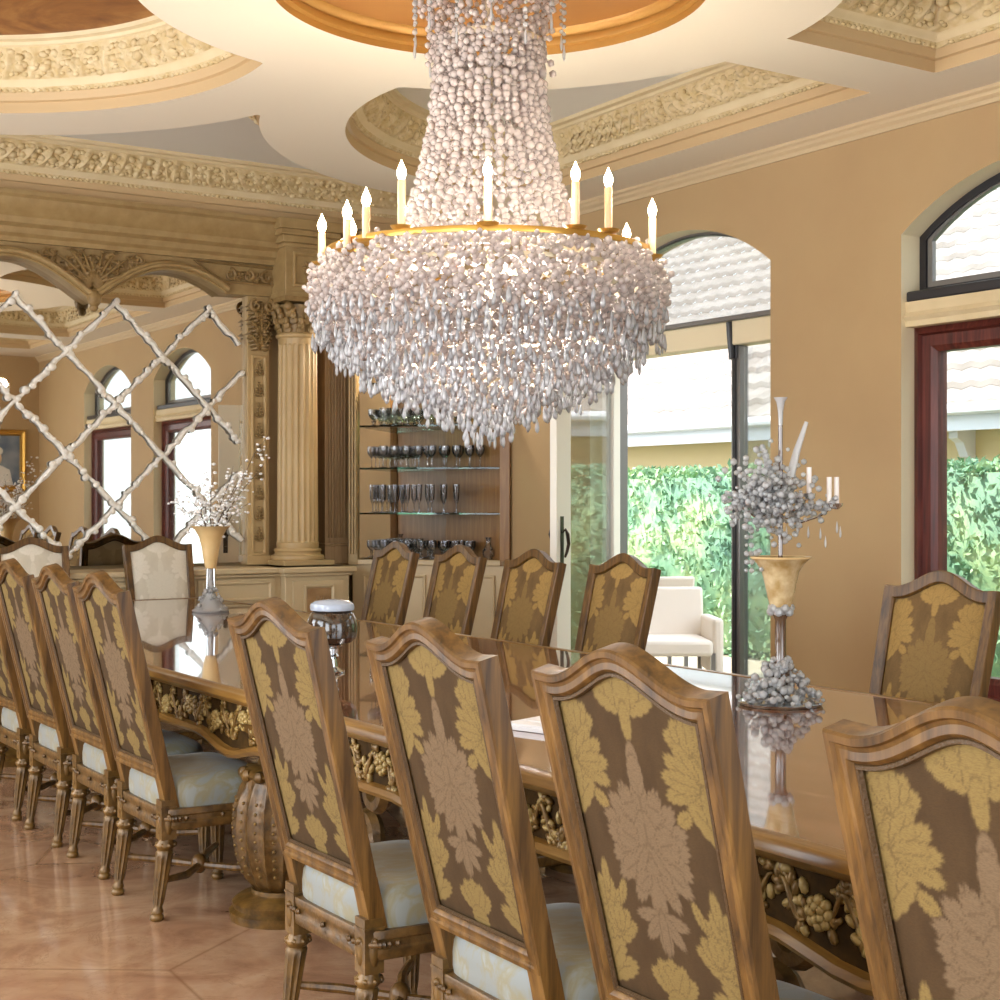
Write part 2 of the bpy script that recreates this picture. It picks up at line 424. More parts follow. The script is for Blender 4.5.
# ---- coffered ceiling
C0 = (3.17, 4.95); RC = 1.62; RD = 1.42; RH = .87
NA = 1100
def outline(cen, f, s, N=NA, rmax=4.0):
    a = np.linspace(0, 2*pi, N, endpoint=False); dx, dy = np.cos(a), np.sin(a)
    lo = np.zeros(N); hi = np.full(N, rmax); alive = np.ones(N, bool)
    for r in np.arange(.02, rmax, .02):
        bad = f(cen[0]+dx*r, cen[1]+dy*r) < s
        new = alive & bad; hi[new] = r; lo[new] = r-.02; alive &= ~bad
    for _ in range(22):
        m = (lo+hi)/2; ok = f(cen[0]+dx*m, cen[1]+dy*m) >= s; lo = np.where(ok, m, lo); hi = np.where(ok, hi, m)
    return np.stack([cen[0]+dx*lo, cen[1]+dy*lo], 1)
def fcirc(sx, sy):
    cx, cy = C0[0]+sx*1.97, C0[1]+sy*1.55
    def f(x, y):
        v = RC-np.hypot(x-cx, y-cy)
        v = np.minimum(v, np.hypot(x-C0[0], y-C0[1])-RD)
        v = np.minimum(v, (y-C0[1])*sy-.2)
        return np.minimum(v, 2.36-(x-C0[0])*sx)
    return (cx, cy+sy*.15), f
def fend(sy):
    def f(x, y):
        v = np.hypot(x-C0[0], y-C0[1])-2.2
        for sx in (-1, 1):
            v = np.minimum(v, np.hypot(x-C0[0]-sx*1.97, y-C0[1]-sy*1.55)-2.08)
        v = np.minimum(v, 4.85-(y-C0[1])*sy)
        return np.minimum(v, 2.36-abs(x-C0[0]))
    return (C0[0], C0[1]+sy*4.0), f
def relief(L, t, p=.15):
    x = np.mod(L/p, 1)-.5; yy = 2*t-1
    leaf = np.clip(1-(np.abs(x+.18*yy)/.36)**2, 0, 1)*np.clip(1-yy**2, 0, 1)**.5*(.6+.4*np.abs(np.cos(9*x+3*yy)))
    curl = np.clip(1-((np.abs(x)-.5)/.16)**2-((yy+.25)/.5)**2, 0, 1)
    return np.maximum(leaf, .8*curl)*(.75+.35*np.sin(L*61)*np.sin(L*23+4*t))
H = .33
def coffer(tn, cen, f, inner_mat, plain=False):
    base = outline(cen, f, 0)
    # profile pieces (inset, height)
    A = [(0, 0), (0, .055), (.02, .06), (.025, .075)]
    Bp = [(.03, .1), (.06, .118)]
    Cc = [(.068, .125), (.075, .14), (.09, .15)]
    Dd = (.09, .15), (.19, .285)
    E = [(.19, .285), (.205, .29), (.21, .305), (.24, .31), (.245, H)]
    cache = {}
    def O(s):
        if s not in cache: cache[s] = outline(cen, f, s)
        return cache[s]
    b = MB()
    def strip(pf, mi):
        R = [[(p[0], p[1], ZS+h) for p in O(s)] for s, h in pf]; b.rings(R, True, False, mi)
    strip(A+[Bp[0]], 1); strip([Bp[1]]+Cc, 0); strip(E, 0)
    d = np.linalg.norm(np.roll(base, -1, 0)-base, axis=1); L = np.concatenate([[0], np.cumsum(d)[:-1]])
    def band(s0, h0, s1, h1, rows, amp, per, mi):
        R = []; nh, ns = (s1-s0), (h1-h0); ln = sqrt(nh*nh+ns*ns)
        for i in range(rows+1):
            t = i/rows; o = O(round(s0+(s1-s0)*t, 4)); dsp = relief(L, np.full_like(L, t), per)*amp
            oo = O(round(s0+(s1-s0)*t+.02, 4)); dr = (oo-o)/.02
            q = o+dr*(dsp*ns/ln)[:, None]; z = ZS+h0+(h1-h0)*t-dsp*nh/ln
            R.append([(q[k, 0], q[k, 1], z[k]) for k in range(len(q))])
        b.rings(R, True, False, mi)
    band(.03, .1, .06, .118, 4, .012, .035, 2)
    band(.09, .15, .19, .285, 10, .03, .15, 2)
    o = O(.245); n = len(o); b.add([(p[0], p[1], ZS+H) for p in o]+[(cen[0], cen[1], ZS+H)], [(i, (i+1) % n, n) for i in range(n)], 3)
    tr = struct(b.obj('trim_%d' % tn, ['crown_cream', 'crown_tan', 'crown_relief', inner_mat], auto=50))
    per = L[-1]; parts = []
    def blobs(step, s0, h0, s1, h1, rows, sc):
        Ls = np.arange(0, per, step); o0, o1 = O(s0), O(s1); n = len(Ls)
        for j, (t, mul, ph) in enumerate(rows):
            LL = Ls+ph*step+rng.normal(0, step*.06, n); t_ = t+rng.normal(0, .03, n)
            x = np.interp(LL, L, o0[:, 0])*(1-t_)+np.interp(LL, L, o1[:, 0])*t_; y = np.interp(LL, L, o0[:, 1])*(1-t_)+np.interp(LL, L, o1[:, 1])*t_
            z = ZS+h0+(h1-h0)*t_-.004
            i = np.minimum(np.searchsorted(L, LL % per), len(L)-1); tx = np.roll(o0, -3, 0)[i]-o0[i]; ang = np.arctan2(tx[:, 1], tx[:, 0])
            s_ = sc*mul*rng.uniform(.8, 1.2, n)
            parts.append(scatter(ico(1), np.stack([x, y, z], 1), np.stack([s_*1.25, s_*.8, s_*.9], 1), ang+rng.normal(0, .35, n), rng.normal(0, .5, n)))
    blobs(.075, .09, .15, .19, .285, [(.16, .75, 0), (.2, .6, .5), (.45, 1.15, .25), (.5, .8, .75), (.78, 1.0, 0), (.82, .7, .5)], .026)
    blobs(.036, .03, .1, .06, .118, [(.5, 1, 0)], .0125)
    npobj('carved_band', parts, ['crown_relief']*len(parts), tr)
    return [tuple(p) for p in base[::2]]
holes = []
k = 1
for sx, sy, m in ((-1, 1, 'mural_paint'), (1, 1, 'ceiling_grey'), (1, -1, 'silver_relief'), (-1, -1, 'mural_paint')):
    c, f = fcirc(sx, sy); holes.append(coffer(k, c, f, m)); k += 1
for sy in (1, -1):
    c, f = fend(sy); holes.append(coffer(k, c, f, 'ceiling_grey')); k += 1
circ = [(C0[0]+RH*cos(2*pi*i/128), C0[1]+RH*sin(2*pi*i/128)) for i in range(128)]
outer = [(XL-.1, YB-.1), (XR+.1, YB-.1), (XR+.1, YF+.1), (XL-.1, YF+.1)]
polys = [[Vector((x, y, 0)) for x, y in q] for q in [outer]+holes+[circ]]
tri = tessellate_polygon(polys); flat = [p for q in polys for p in q]
struct(MB().add([(p.x, p.y, ZS) for p in flat], tri).obj('ceiling', 'ceiling_cream', smooth=False))
dm = MB()
prof = [(RH, 0), (RH, .03), (RH-.025, .035), (RH-.03, .055), (RH-.02, .07), (RH-.05, .085), (RH-.055, .1)]
dm.lathe(prof, 128, (C0[0], C0[1], ZS), cap=False, mi=0)
prof = [((RH-.055)*cos(t), .1+.62*sin(t)) for t in np.linspace(0, pi/2*.98, 14)]
dm.lathe(prof, 128, (C0[0], C0[1], ZS), cap=True, mi=1)
struct(dm.obj('trim_7', ['gold_rim', 'dome_gold'], auto=50))

# ---- small cornice on the window wall and baseboards
def prof_run(name, prof, y0, y1, mat, flip=None):
    b = MB(); b.prism(prof, flip, y0, y1); return struct(b.obj(name, mat, auto=30))
cp = [(0, -.075), (-.012, -.075), (-.016, -.055), (-.035, -.04), (-.04, -.025), (-.055, -.015), (-.06, 0), (0, 0)]
prof_run('trim_8', cp, YB, 9.05, 'cornice_tan', lambda x, z, h: (XR+x, h, ZS+z))
bp = [(0, 0), (-.02, 0), (-.02, .14), (-.012, .16), (0, .165)]
for nm, y0, y1 in (('baseboard_right', 8.06, 9.05), ('baseboard_middle', YB, 6.32)):
    prof_run(nm, bp, y0, y1, 'white_frame', lambda x, z, h: (XR+x, h, z))

# ---- windows in the right wall
def bar(b, y0, y1, z0, z1, x0, x1, mi=0): b.box(x0, x1, y0, y1, z0, z1, mi)
def arch_top(y0, y1, zs, rise, n=24, ins=0):
    p = arch(y0, y1, 0.0, zs, rise, n, ins); return p[2:]
def transom(b, y0, y1, xin, mi, zt=2.4, w=.045):
    at = arch(y0, y1, 0, ZSP, RISE)[2:]
    out = [(y0, zt), (y1, zt)]+at
    b.sweep(out, [(0, xin), (w, xin), (w, xin+.05), (0, xin+.05)], lambda a, c, h: (h, a, c), True, mi)
# french door opening
y0, y1 = OPEN[0][:2]
d = thing('window_1', 'arched glass window with french door frame', 'window'); d['kind'] = 'structure'; del d['category']; del d['label']
b = MB(); transom(b, y0, y1, XR+.14, 0, 2.50, .022); b.obj('arched_transom', 'grey_metal', d, smooth=False)
b = MB(); b.box(XR+.06, XR+.2, y0, y1, 2.33, 2.475); b.obj('transom_bar', 'reveal', d, bevel=.01)
b = MB(); b.box(XR+.04, XR+.2, y0, y1, 2.475, 2.505); b.obj('transom_ledge', 'grey_metal', d, bevel=.005)
for yc, w, m in ((6.73, .075, 'grey_metal'), (7.91, .09, 'grey_metal')):
    b = MB(); b.box(XR+.1, XR+.17, yc-w/2, yc+w/2, .03, 2.33); b.obj('door_post', m, d, bevel=.006)
    b = MB(); b.box(XR+.09, XR+.1, yc-.012, yc+.012, .03, 2.33); b.obj('weather_strip', 'black_frame', d)
for a, e in ((y0, .03), (y1, -.03)):
    b = MB(); b.box(XR+.1, XR+.18, min(a, a+e*1.6), max(a, a+e*1.6), .0, 2.33); b.obj('jamb', 'mahogany' if e > 0 else 'white_frame', d, bevel=.005)
b = MB(); b.box(XR+.08, XR+.2, y0, y1, 0, .03); b.obj('threshold', 'white_frame', d)
b = MB(); b.box(XR+.10, XR+.19, 6.75, 6.79, 2.25, 2.42); b.box(XR+.085, XR+.1, 6.705, 6.755, 2.25, 2.44)
b.tube([(XR+.075, 6.73, 2.25), (XR+.06, 6.73, 2.36), (XR+.05, 6.73, 2.47)], .02); b.obj('door_closer', 'black_frame', d, bevel=.004)
b = MB(); b.box(XR+.135, XR+.14, y0+.05, 6.69, .05, 2.32); b.box(XR+.135, XR+.14, 7.96, y1-.05, .05, 2.32)
b.prism([(y0+.02, 2.52), (y1-.02, 2.52)]+arch_top(y0, y1, ZSP, RISE, 24, .04), lambda a, c, h: (h, a, c), XR+.135, XR+.14); b.obj('pane', 'window_glass', d, smooth=False)
# open inward leaf
lf = thing('door_1', '', 'door', (XR+.05, 7.83, 0.0), 0); lf['kind'] = 'structure'; del lf['category']; del lf['label']
ex, ey = 5.20-6.01, 7.41-7.83; LL = sqrt(ex*ex+ey*ey); lf.rotation_euler = (0, 0, atan2(ey, ex))
b = MB()
for x0, x1 in ((0, .1), (LL-.19, LL)): b.box(x0, x1, -.025, .025, .015, 2.26)
b.box(.1, LL-.19, -.025, .025, .015, .25); b.box(.1, LL-.19, -.025, .025, 2.12, 2.26); b.obj('door_frame', 'white_frame', lf, bevel=.005)
b = MB(); b.box(.1, LL-.19, -.004, .004, .25, 2.12); b.obj('pane', 'window_glass', lf, smooth=False)
b = MB()
for s in (-1, 1):
    b.box(LL-.085, LL-.045, s*.025-.004, s*.025+.004, .92, 1.3)
    b.tube([(LL-.065, s*.03, 1.2), (LL-.065, s*.05, 1.22), (LL-.075, s*.06, 1.19), (LL-.1, s*.055, 1.13), (LL-.085, s*.05, 1.08), (LL-.07, s*.045, 1.05)], [.009, .01, .012, .011, .009, .007])
    b.ball((LL-.065, s*.035, .97), .014)
b.obj('door_handle', 'bronze', lf)
# right window and the one beyond the frame
for wi, (y0, y1, zb) in ((2, OPEN[1]), (3, OPEN[2])):
    d = thing('window_%d' % wi, '', 'window'); d['kind'] = 'structure'; del d['category']; del d['label']
    b = MB(); transom(b, y0+.0, y1, XR+.14, 0, 2.47, .04); b.obj('arched_transom', 'black_frame', d, smooth=False)
    b = MB(); b.sweep([(y0+.045, 2.51), (y1-.045, 2.51)]+arch_top(y0, y1, ZSP, RISE, 24, .045), [(0, XR+.15), (.03, XR+.15), (.03, XR+.18), (0, XR+.18)], lambda a, c, h: (h, a, c)); b.obj('inner_sash', 'grey_metal', d, smooth=False)
    b = MB(); b.box(XR+.035, XR+.2, y0-.0, y1, 2.43, 2.485); b.obj('transom_ledge', 'black_frame', d, bevel=.01)
    b = MB(); b.prism([(.03, 2.30), (.03, 2.33), (.012, 2.35), (.03, 2.375), (.03, 2.43), (.2, 2.43), (.2, 2.30)], lambda x, z, h: (XR+x, h, z), y0-.0, y1); b.obj('transom_moulding', 'crown_cream', d)
    b = MB(); b.sweep([(y0, zb), (y1, zb), (y1, 2.30), (y0, 2.30)], [(0, XR+.1), (.035, XR+.085), (.045, XR+.11), (.1, XR+.11), (.13, XR+.13), (.13, XR+.2), (0, XR+.2)], lambda a, c, h: (h, a, c)); b.obj('sash_frame', 'mahogany', d, auto=20)
    b = MB(); b.box(XR+.155, XR+.16, y0+.1, y1-.1, zb+.1, 2.22)
    b.prism([(y0+.04, 2.5), (y1-.04, 2.5)]+arch_top(y0, y1, ZSP, RISE, 24, .04), lambda a, c, h: (h, a, c), XR+.155, XR+.16); b.obj('pane', 'window_glass', d, smooth=False)
    b = MB(); b.box(XR-.03, XR+.14, y0-.04, y1+.04, zb-.05, zb+.001); b.obj('sill', 'white_frame', d, bevel=.008)
# ---------------------------------------------------------------- carved panelling with the mirror
def scroll(b, c, r, n=1.5, w=.018, mp=None, sgn=1, a0=0, mi=0):
    pts = []
    for i in range(26):
        t = i/25; a = a0+sgn*t*n*2*pi; rr = r*(1-.85*t)
        pts.append(mp(c[0]+rr*cos(a), c[1]+rr*sin(a)))
    b.tube(pts, [w*(1-.5*i/25) for i in range(26)], 6, mi)
def leafy(b, c, L, W, ang, mp3, mi=0, thick=.018):
    # acanthus leaf of overlapping lobes in the plane
    for i in range(5):
        t = i/4; x = c[0]+cos(ang)*L*t; z = c[1]+sin(ang)*L*t; w = W*(1-.75*t)
        for sg in (-1, 1):
            aa = ang+sg*1.0; q = (x+cos(aa)*w*.6, z+sin(aa)*w*.6)
            b.ball(mp3(q[0], q[1], .004), 1, (w*.62, thick, w*.3), 8, 5, Matrix.Rotation(-aa, 3, 'Y'), mi)
    b.ball(mp3(c[0]+cos(ang)*L*.5, c[1]+sin(ang)*L*.5, .006), 1, (L*.55, thick*1.2, W*.16), 8, 5, Matrix.Rotation(-ang, 3, 'Y'), mi)
def rosette(b, c, r, mp3, n=7, mi=0, depth=.02):
    for k in range(n):
        a = 2*pi*k/n; b.ball(mp3(c[0]+cos(a)*r*.6, c[1]+sin(a)*r*.6, .004), 1, (r*.5, depth, r*.3), 8, 5, Matrix.Rotation(-a, 3, 'Y'), mi)
    b.ball(mp3(c[0], c[1], .012), 1, (r*.3, depth*1.3, r*.3), 8, 5, None, mi)

WY = YF-.01
pan = thing('mirror_surround', 'carved tan wood surround with entablature over the big wall mirror', 'panelling', (0, 0, 0))
def archc(sgn, n=22):  # lower edge of entablature, from the centre cusp outward
    P = []
    for i in range(n+1):
        t = i/n; x = .95*t; z = 2.74+.26*sin(pi/2*t/.58)**1.1 if t < .58 else 3.0-.13*((t-.58)/.42)**2
        P.append((C0[0]+sgn*x, z))
    return P
RA = archc(1); LA = archc(-1)
XE = 1.45
b = MB()
low = [(C0[0]-XE, 2.88)]+list(reversed(LA))[:-1]+RA+[(C0[0]+XE, 2.88)]
b.prism(low+[(C0[0]+XE, 3.41), (C0[0]-XE, 3.41)], lambda x, z, h: (x, h, z), YF-.14, YF-.002)
b.obj('entablature', 'carved_wood', pan, bevel=.004)
b = MB()
cor = [(0, 3.10), (-.04, 3.10), (-.05, 3.13), (-.08, 3.15), (-.085, 3.19), (-.13, 3.21), (-.135, 3.25), (-.17, 3.28), (-.2, 3.33), (-.205, 3.36), (-.235, 3.375), (-.235, 3.405), (0, 3.405)]
b.prism(cor, lambda y, z, h: (h, YF-.14+y, z), C0[0]-XE, C0[0]+XE); b.obj('cornice', 'carved_wood', pan)
for sg, A_ in ((1, RA), (-1, LA)):
    b = MB(); pr = [(.0, YF-.14), (.0, YF-.18), (.008, YF-.19), (.016, YF-.185), (.024, YF-.21), (.04, YF-.215), (.048, YF-.19), (.06, YF-.185), (.07, YF-.165), (.075, YF-.14), (.0, YF-.14)]
    pr = [(i*(1), h) for i, h in pr]
    P = A_ if sg > 0 else list(reversed(A_))
    b.sweep(P, pr, lambda x, z, h: (x, h, z), False); b.obj('arch_moulding', 'carved_wood', pan)
b = MB()
mp3 = lambda x, z, h: (x, YF-.145-h, z); mp2 = lambda x, z: (x, YF-.155, z)
cx = C0[0]
for k in range(9):
    a = pi/2+(k-4)*.30; leafy(b, (cx, 2.86), .19+.16*abs(k-4)/4, .075, a, mp3, 0, .035)
for sg in (-1, 1):
    scroll(b, (cx+sg*.14, 3.0), .07, 1.4, .018, mp2, sg, pi/2); scroll(b, (cx+sg*.3, 3.03), .05, 1.4, .014, mp2, -sg, pi/2)
    leafy(b, (cx+sg*.25, 3.03), .2, .05, 0 if sg > 0 else pi, mp3, 0, .025)
rosette(b, (cx, 2.95), .07, mp3, 7, 0, .045); b.ball((cx, YF-.19, 2.76), 1, (.05, .04, .06)); b.ball((cx, YF-.18, 2.70), 1, (.03, .03, .03))
b.obj('cartouche', 'carved_dark', pan)
for sg in (-1, 1):
    b = MB(); x0 = cx+sg*.95; x1 = cx+sg*1.38; xa, xb = min(x0, x1), max(x0, x1)
    q_ = [(.95, 2.95), (1.38, 2.95), (1.38, 3.09), (.72, 3.09)]; q_ = [(cx+sg*a, c) for a, c in q_]; q_ = q_ if sg > 0 else q_[::-1]
    b.sweep(q_, [(0, YF-.14), (0, YF-.16), (.012, YF-.165), (.02, YF-.145)], lambda x, z, h: (x, h, z))
    m = (xa+xb)/2-sg*.0
    for q in (-.17, -.03, .11):
        scroll(b, (m+q, 3.01), .045, 1.3, .013, mp2, 1 if q > 0 else -1, 1.5)
        leafy(b, (m+q+.04, 2.99), .09, .04, .5 if q < 0 else -.4, mp3, 0, .02)
    b.obj('carved_panel', 'carved_dark', pan)
# carved slim pilasters framing the mirror
for sg in (-1, 1):
    xc = cx+sg*1.235
    b = MB(); b.box(xc-.085, xc+.085, YF-.1, YF, .93, 2.88)
    b.sweep([(xc-.06, 1.0), (xc+.06, 1.0), (xc+.06, 2.45), (xc-.06, 2.45)], [(0, YF-.1), (0, YF-.115), (.015, YF-.12), (.025, YF-.105)], lambda x, z, h: (x, h, z))
    b.box(xc-.1, xc+.1, YF-.13, YF, .93, 1.0); b.obj('slim_pilaster', 'column_wood', pan, bevel=.004)
    b = MB(); f3 = lambda x, z, h: (x, YF-.11-h, z)
    for k in range(3):
        for a in (pi/2, pi/2-.7, pi/2+.7): leafy(b, (xc, 2.5+.1*k), .13, .06, a, f3, 0, .05)
    for s2 in (-1, 1): scroll(b, (xc+s2*.05, 2.8), .045, 1.3, .016, lambda x, z: (x, YF-.17, z), -s2, pi/2)
    b.obj('carved_capital', 'carved_dark', pan)
    for k in range(9): b = MB(); leafy(b, (xc, 1.1+.15*k), .1, .035, pi/2, f3, 0, .015); b.obj('carved_leaf', 'carved_dark', pan)
# the mirror itself
b = MB()
poly = [(cx-1.15, .95)]+[(cx+1.15, .95), (cx+1.15, 2.9)]+[(x, z+.02) for x, z in reversed(RA)]+[(x, z+.02) for x, z in LA[1:]]+[(cx-1.15, 2.9)]
b.prism(poly, lambda x, z, h: (x, h, z), YF-.05, YF-.03)
mir = tag(b.obj('wall_mirror', 'mirror_glass', smooth=False), 'huge arched wall mirror above the pale sideboard, set in the carved tan surround', 'mirror')
# lattice of blossom garlands on the mirror
nodes0 = (3.02, 1.71); DX, DZ = .34, .35
lat = thing('mirror_garland', 'white beaded garland crossing in diamonds over the wall mirror', 'garland', (cx, YF-.07, .95))
def inside(x, z): return cx-1.12 < x < cx+1.12 and 1.0 < z < 2.78
for sg in (1, -1):
    for k in range(-9, 10):
        pts = []
        for i in range(-90, 91):
            t = i*.03; x = nodes0[0]+2*DX*k+t*DX/.35*1.0; z = nodes0[1]+sg*t
            if inside(x, z): pts.append((x, z))
        if len(pts) > 8:
            b = MB(); q = []
            for i, (x, z) in enumerate(pts):
                q.append((x-cx+random.uniform(-.008, .008), random.uniform(-.004, .004), z-.95+random.uniform(-.008, .008)))
            b.tube(q, [random.uniform(.011, .023) for _ in q], 7)
            for (x, y, z) in q:
                if random.random() < .45: b.ball((x+random.uniform(-.015, .015), y-.008, z+random.uniform(-.015, .015)), random.uniform(.014, .03), (1, .7, 1), 8, 6)
            b.obj('garland_strand', 'rope_white', lat)

# ---------------------------------------------------------------- columns
def fluted_column(xc, label):
    t = thing('column', label, 'column', (xc, YF-.2, .93))
    b = MB(); b.box(-.2, .2, -.2, .19, 0, .035)
    b.lathe([(.19, .035), (.195, .05), (.19, .07), (.17, .075), (.165, .09), (.175, .105), (.165, .12)], 40); b.obj('column_base', 'column_wood', t, bevel=.003)
    b = MB(); b.lathe([(.152, .115), (.155, .15), (.155, .16)]+[(.155-.01*i/20, .17+1.42*i/20) for i in range(21)]+[(.143, 1.6), (.143, 1.64)], 160, flute=(22, .075, .165, 1.595)); b.obj('shaft', 'column_wood', t)
    b = MB(); b.lathe([(.15, 1.64), (.16, 1.65), (.16, 1.665), (.145, 1.68)], 40); b.obj('astragal', 'column_wood', t)
    b = MB(); b.lathe([(.13, 1.67), (.135, 1.75), (.16, 1.88)], 30)
    for row, (zb, r, hh) in enumerate(((1.675, .145, .09), (1.74, .155, .1))):
        for k in range(10):
            a = 2*pi*(k+.5*row)/10
            for j in range(3):
                rr = r+.012*j; b.ball((rr*cos(a), rr*sin(a), zb+hh*(.25+.35*j)), 1, (.016+.006*j, .035-.006*j, hh*.3), 7, 5, Matrix.Rotation(a, 3, 'Z'))
    for k in range(4):
        a = pi/4+k*pi/2
        b.ball((.19*cos(a), .19*sin(a), 1.86), .035, (1, 1, 1), 10, 7); b.ball((.165*cos(a), .165*sin(a), 1.82), .03, (1, 1, 1.3), 8, 6)
        a = k*pi/2; b.ball((.165*cos(a), .165*sin(a), 1.87), .03, (1, 1, 1), 8, 6)
    b.box(-.185, .185, -.185, .185, 1.895, 1.93); b.obj('capital', 'carved_dark', t)
    b = MB(); b.box(-.175, .175, -.17, .19, 1.93, 2.3)
    b.sweep([(-.12, 2.0), (.12, 2.0), (.12, 2.25), (-.12, 2.25)], [(0, -.17), (0, -.185), (.015, -.19), (.03, -.172)], lambda x, z, h: (x, h, z))
    for w, z0, z1 in ((.185, 1.93, 1.965), (.19, 2.28, 2.31), (.21, 2.31, 2.36), (.235, 2.36, 2.4), (.25, 2.4, 2.475)): b.box(-w, w, -w, .19, z0, z1)
    b.obj('entablature_block', 'carved_wood', t, bevel=.005)
    b = MB(); rosette(b, (0, 2.14), .05, lambda x, z, h: (x, -.175-h, z), 6); leafy(b, (0, 2.1), -.07, .03, pi/2, lambda x, z, h: (x, -.175-h, z)); b.obj('carved_rosette', 'carved_dark', t)
    return t
fluted_column(4.67, 'fluted tan column with leafy capital right of the wall mirror')
fluted_column(1.67, 'fluted tan column with leafy capital left of the wall mirror')
# olive side pilaster between the column and the corner cabinet
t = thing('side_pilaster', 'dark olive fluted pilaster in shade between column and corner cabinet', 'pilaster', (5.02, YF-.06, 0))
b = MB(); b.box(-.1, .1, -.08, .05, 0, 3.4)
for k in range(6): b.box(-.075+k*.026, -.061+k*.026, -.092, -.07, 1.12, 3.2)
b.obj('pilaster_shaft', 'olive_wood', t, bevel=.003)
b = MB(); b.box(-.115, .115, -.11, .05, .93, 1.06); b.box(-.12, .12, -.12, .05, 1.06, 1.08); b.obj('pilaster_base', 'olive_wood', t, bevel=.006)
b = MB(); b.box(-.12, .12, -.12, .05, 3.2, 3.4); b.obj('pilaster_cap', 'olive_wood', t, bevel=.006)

# ---------------------------------------------------------------- sideboard
sb = thing('sideboard', 'long pale carved sideboard under the wall mirror', 'sideboard', (cx, YF-.27, 0))
def panel(b, x0, x1, z0, z1, y, d=.02, w=.025):
    b.sweep([(x0, z0), (x1, z0), (x1, z1), (x0, z1)], [(0, y), (0, y-d), (w*.4, y-d*1.2), (w, y-d*.4), (w, y)], lambda x, z, h: (x, h, z))
b = MB(); b.box(-1.25, 1.25, -.18, .25, .1, .86); b.box(-1.27, 1.27, -.2, .25, 0, .1)
for s in (-1, 1):
    b.box(s*1.5-.25, s*1.5+.25, -.26, .25, .1, .86); b.box(s*1.5-.27, s*1.5+.27, -.28, .25, 0, .1)
b.obj('carcass', 'sideboard_paint', sb, bevel=.004)
b = MB(); b.box(-1.8, 1.8, -.235, .25, .885, .925)
for s in (-1, 1): b.box(s*1.5-.29, s*1.5+.29, -.31, .25, .885, .925); b.box(s*1.5-.27, s*1.5+.27, -.285, .2, .86, .885)
b.box(-1.25, 1.25, -.21, .2, .86, .885); b.obj('worktop', 'sideboard_paint', sb, bevel=.008)
for k in range(4):
    x0 = -1.22+k*.61
    b = MB(); b.box(x0+.02, x0+.59, -.2, -.175, .14, .66); panel(b, x0+.07, x0+.54, .2, .6, -.2); b.obj('cabinet_door', 'sideboard_paint', sb, bevel=.003)
    b = MB(); b.box(x0+.02, x0+.59, -.2, -.175, .68, .85); panel(b, x0+.05, x0+.56, .7, .83, -.2, .012, .02); b.obj('drawer', 'sideboard_paint', sb, bevel=.003)
for s in (-1, 1):
    x = s*1.5
    b = MB(); b.box(x-.2, x+.2, -.28, -.25, .55, .83); panel(b, x-.12, x+.12, .58, .80, -.28); o = b.obj('drawer', 'sideboard_paint', sb, bevel=.003)
    b = MB(); b.box(x-.095, x+.095, -.287, -.28, .605, .775); rosette(b, (x, .68), .045, lambda a, c, h: (a, -.29-h, c), 6); b.obj('drawer_front', 'stone_panel', o)
    b = MB(); b.box(x-.2, x+.2, -.28, -.25, .12, .52); panel(b, x-.14, x+.14, .17, .47, -.28); b.obj('cabinet_door', 'sideboard_paint', sb, bevel=.003)

# ---------------------------------------------------------------- corner display cabinet (diagonal)
P1 = (5.93, 9.04); P2 = (5.1, 9.87); mid = ((P1[0]+P2[0])/2, (P1[1]+P2[1])/2)
cc = thing('display_cabinet', 'diagonal corner display cabinet with glass shelves of crystal', 'cabinet', (mid[0], mid[1], 0), -pi/4)
HW = .585
fp = [(-HW, 0), (HW, 0), (HW-.03, .03), (.0, .62), (-.03, .62), (-HW+.01, .04)]
def slab(b, z0, z1, ins=0): 
    q = [(-HW+ins, ins*.5), (HW-ins, ins*.5), (HW-.06-ins*.5, .06+ins), (0.0, .6-ins), (-HW+.06+ins*.5, .06+ins)]
    b.prism(q, lambda x, y, h: (x, y, h), z0, z1)
b = MB(); slab(b, .0, .92); panel(b, -.5, -.02, .15, .85, 0); panel(b, .02, .5, .15, .85, 0); b.obj('base_cupboard', 'sideboard_paint', cc, bevel=.004)
b = MB(); b.box(-HW, HW, -.03, .03, .92, .96); b.obj('ledge', 'sideboard_paint', cc, bevel=.006)
b = MB()
b.prism([(.56, .02), (.57, .03), (0.0, .6), (-.02, .58)], ident, .92, 2.75); b.obj('back_panel', 'shelf_back', cc, smooth=False, label='warm brown wooden back panel')
b = MB(); b.prism([(-.56, .02), (-.57, .03), (-.01, .6), (.0, .585)], ident, .92, 2.75); b.obj('mirrored_panel', 'mirror_glass', cc, smooth=False, label='mirrored back panel')
b = MB(); b.box(-HW-.02, -HW+.05, -.035, .02, .92, 3.4)
for k in range(3): b.box(-HW-.012+k*.022, -HW-.001+k*.022, -.05, -.03, 1.0, 3.3)
b.obj('stile', 'carved_wood', cc, bevel=.002)
b = MB(); b.box(HW-.045, HW+.03, -.03, .03, .92, 2.75); b.obj('stile', 'shelf_back', cc, bevel=.003)
b = MB(); b.box(-HW+.05, HW-.045, -.03, .02, 2.6, 2.75); b.obj('top_rail', 'carved_wood', cc, bevel=.003)
b = MB(); slab(b, 2.75, 3.4); b.obj('upper_panel', 'wall_paint', cc)
SHELF = [.965, 1.305, 1.64, 1.955, 2.27]
for z in SHELF[1:]:
    b = MB(); b.prism([(-.53, .02), (.53, .02), (.53, .035), (.0, .565), (-.53, .035)], ident, z-.012, z); b.obj('glass_shelf', 'shelf_glass', cc, smooth=False)
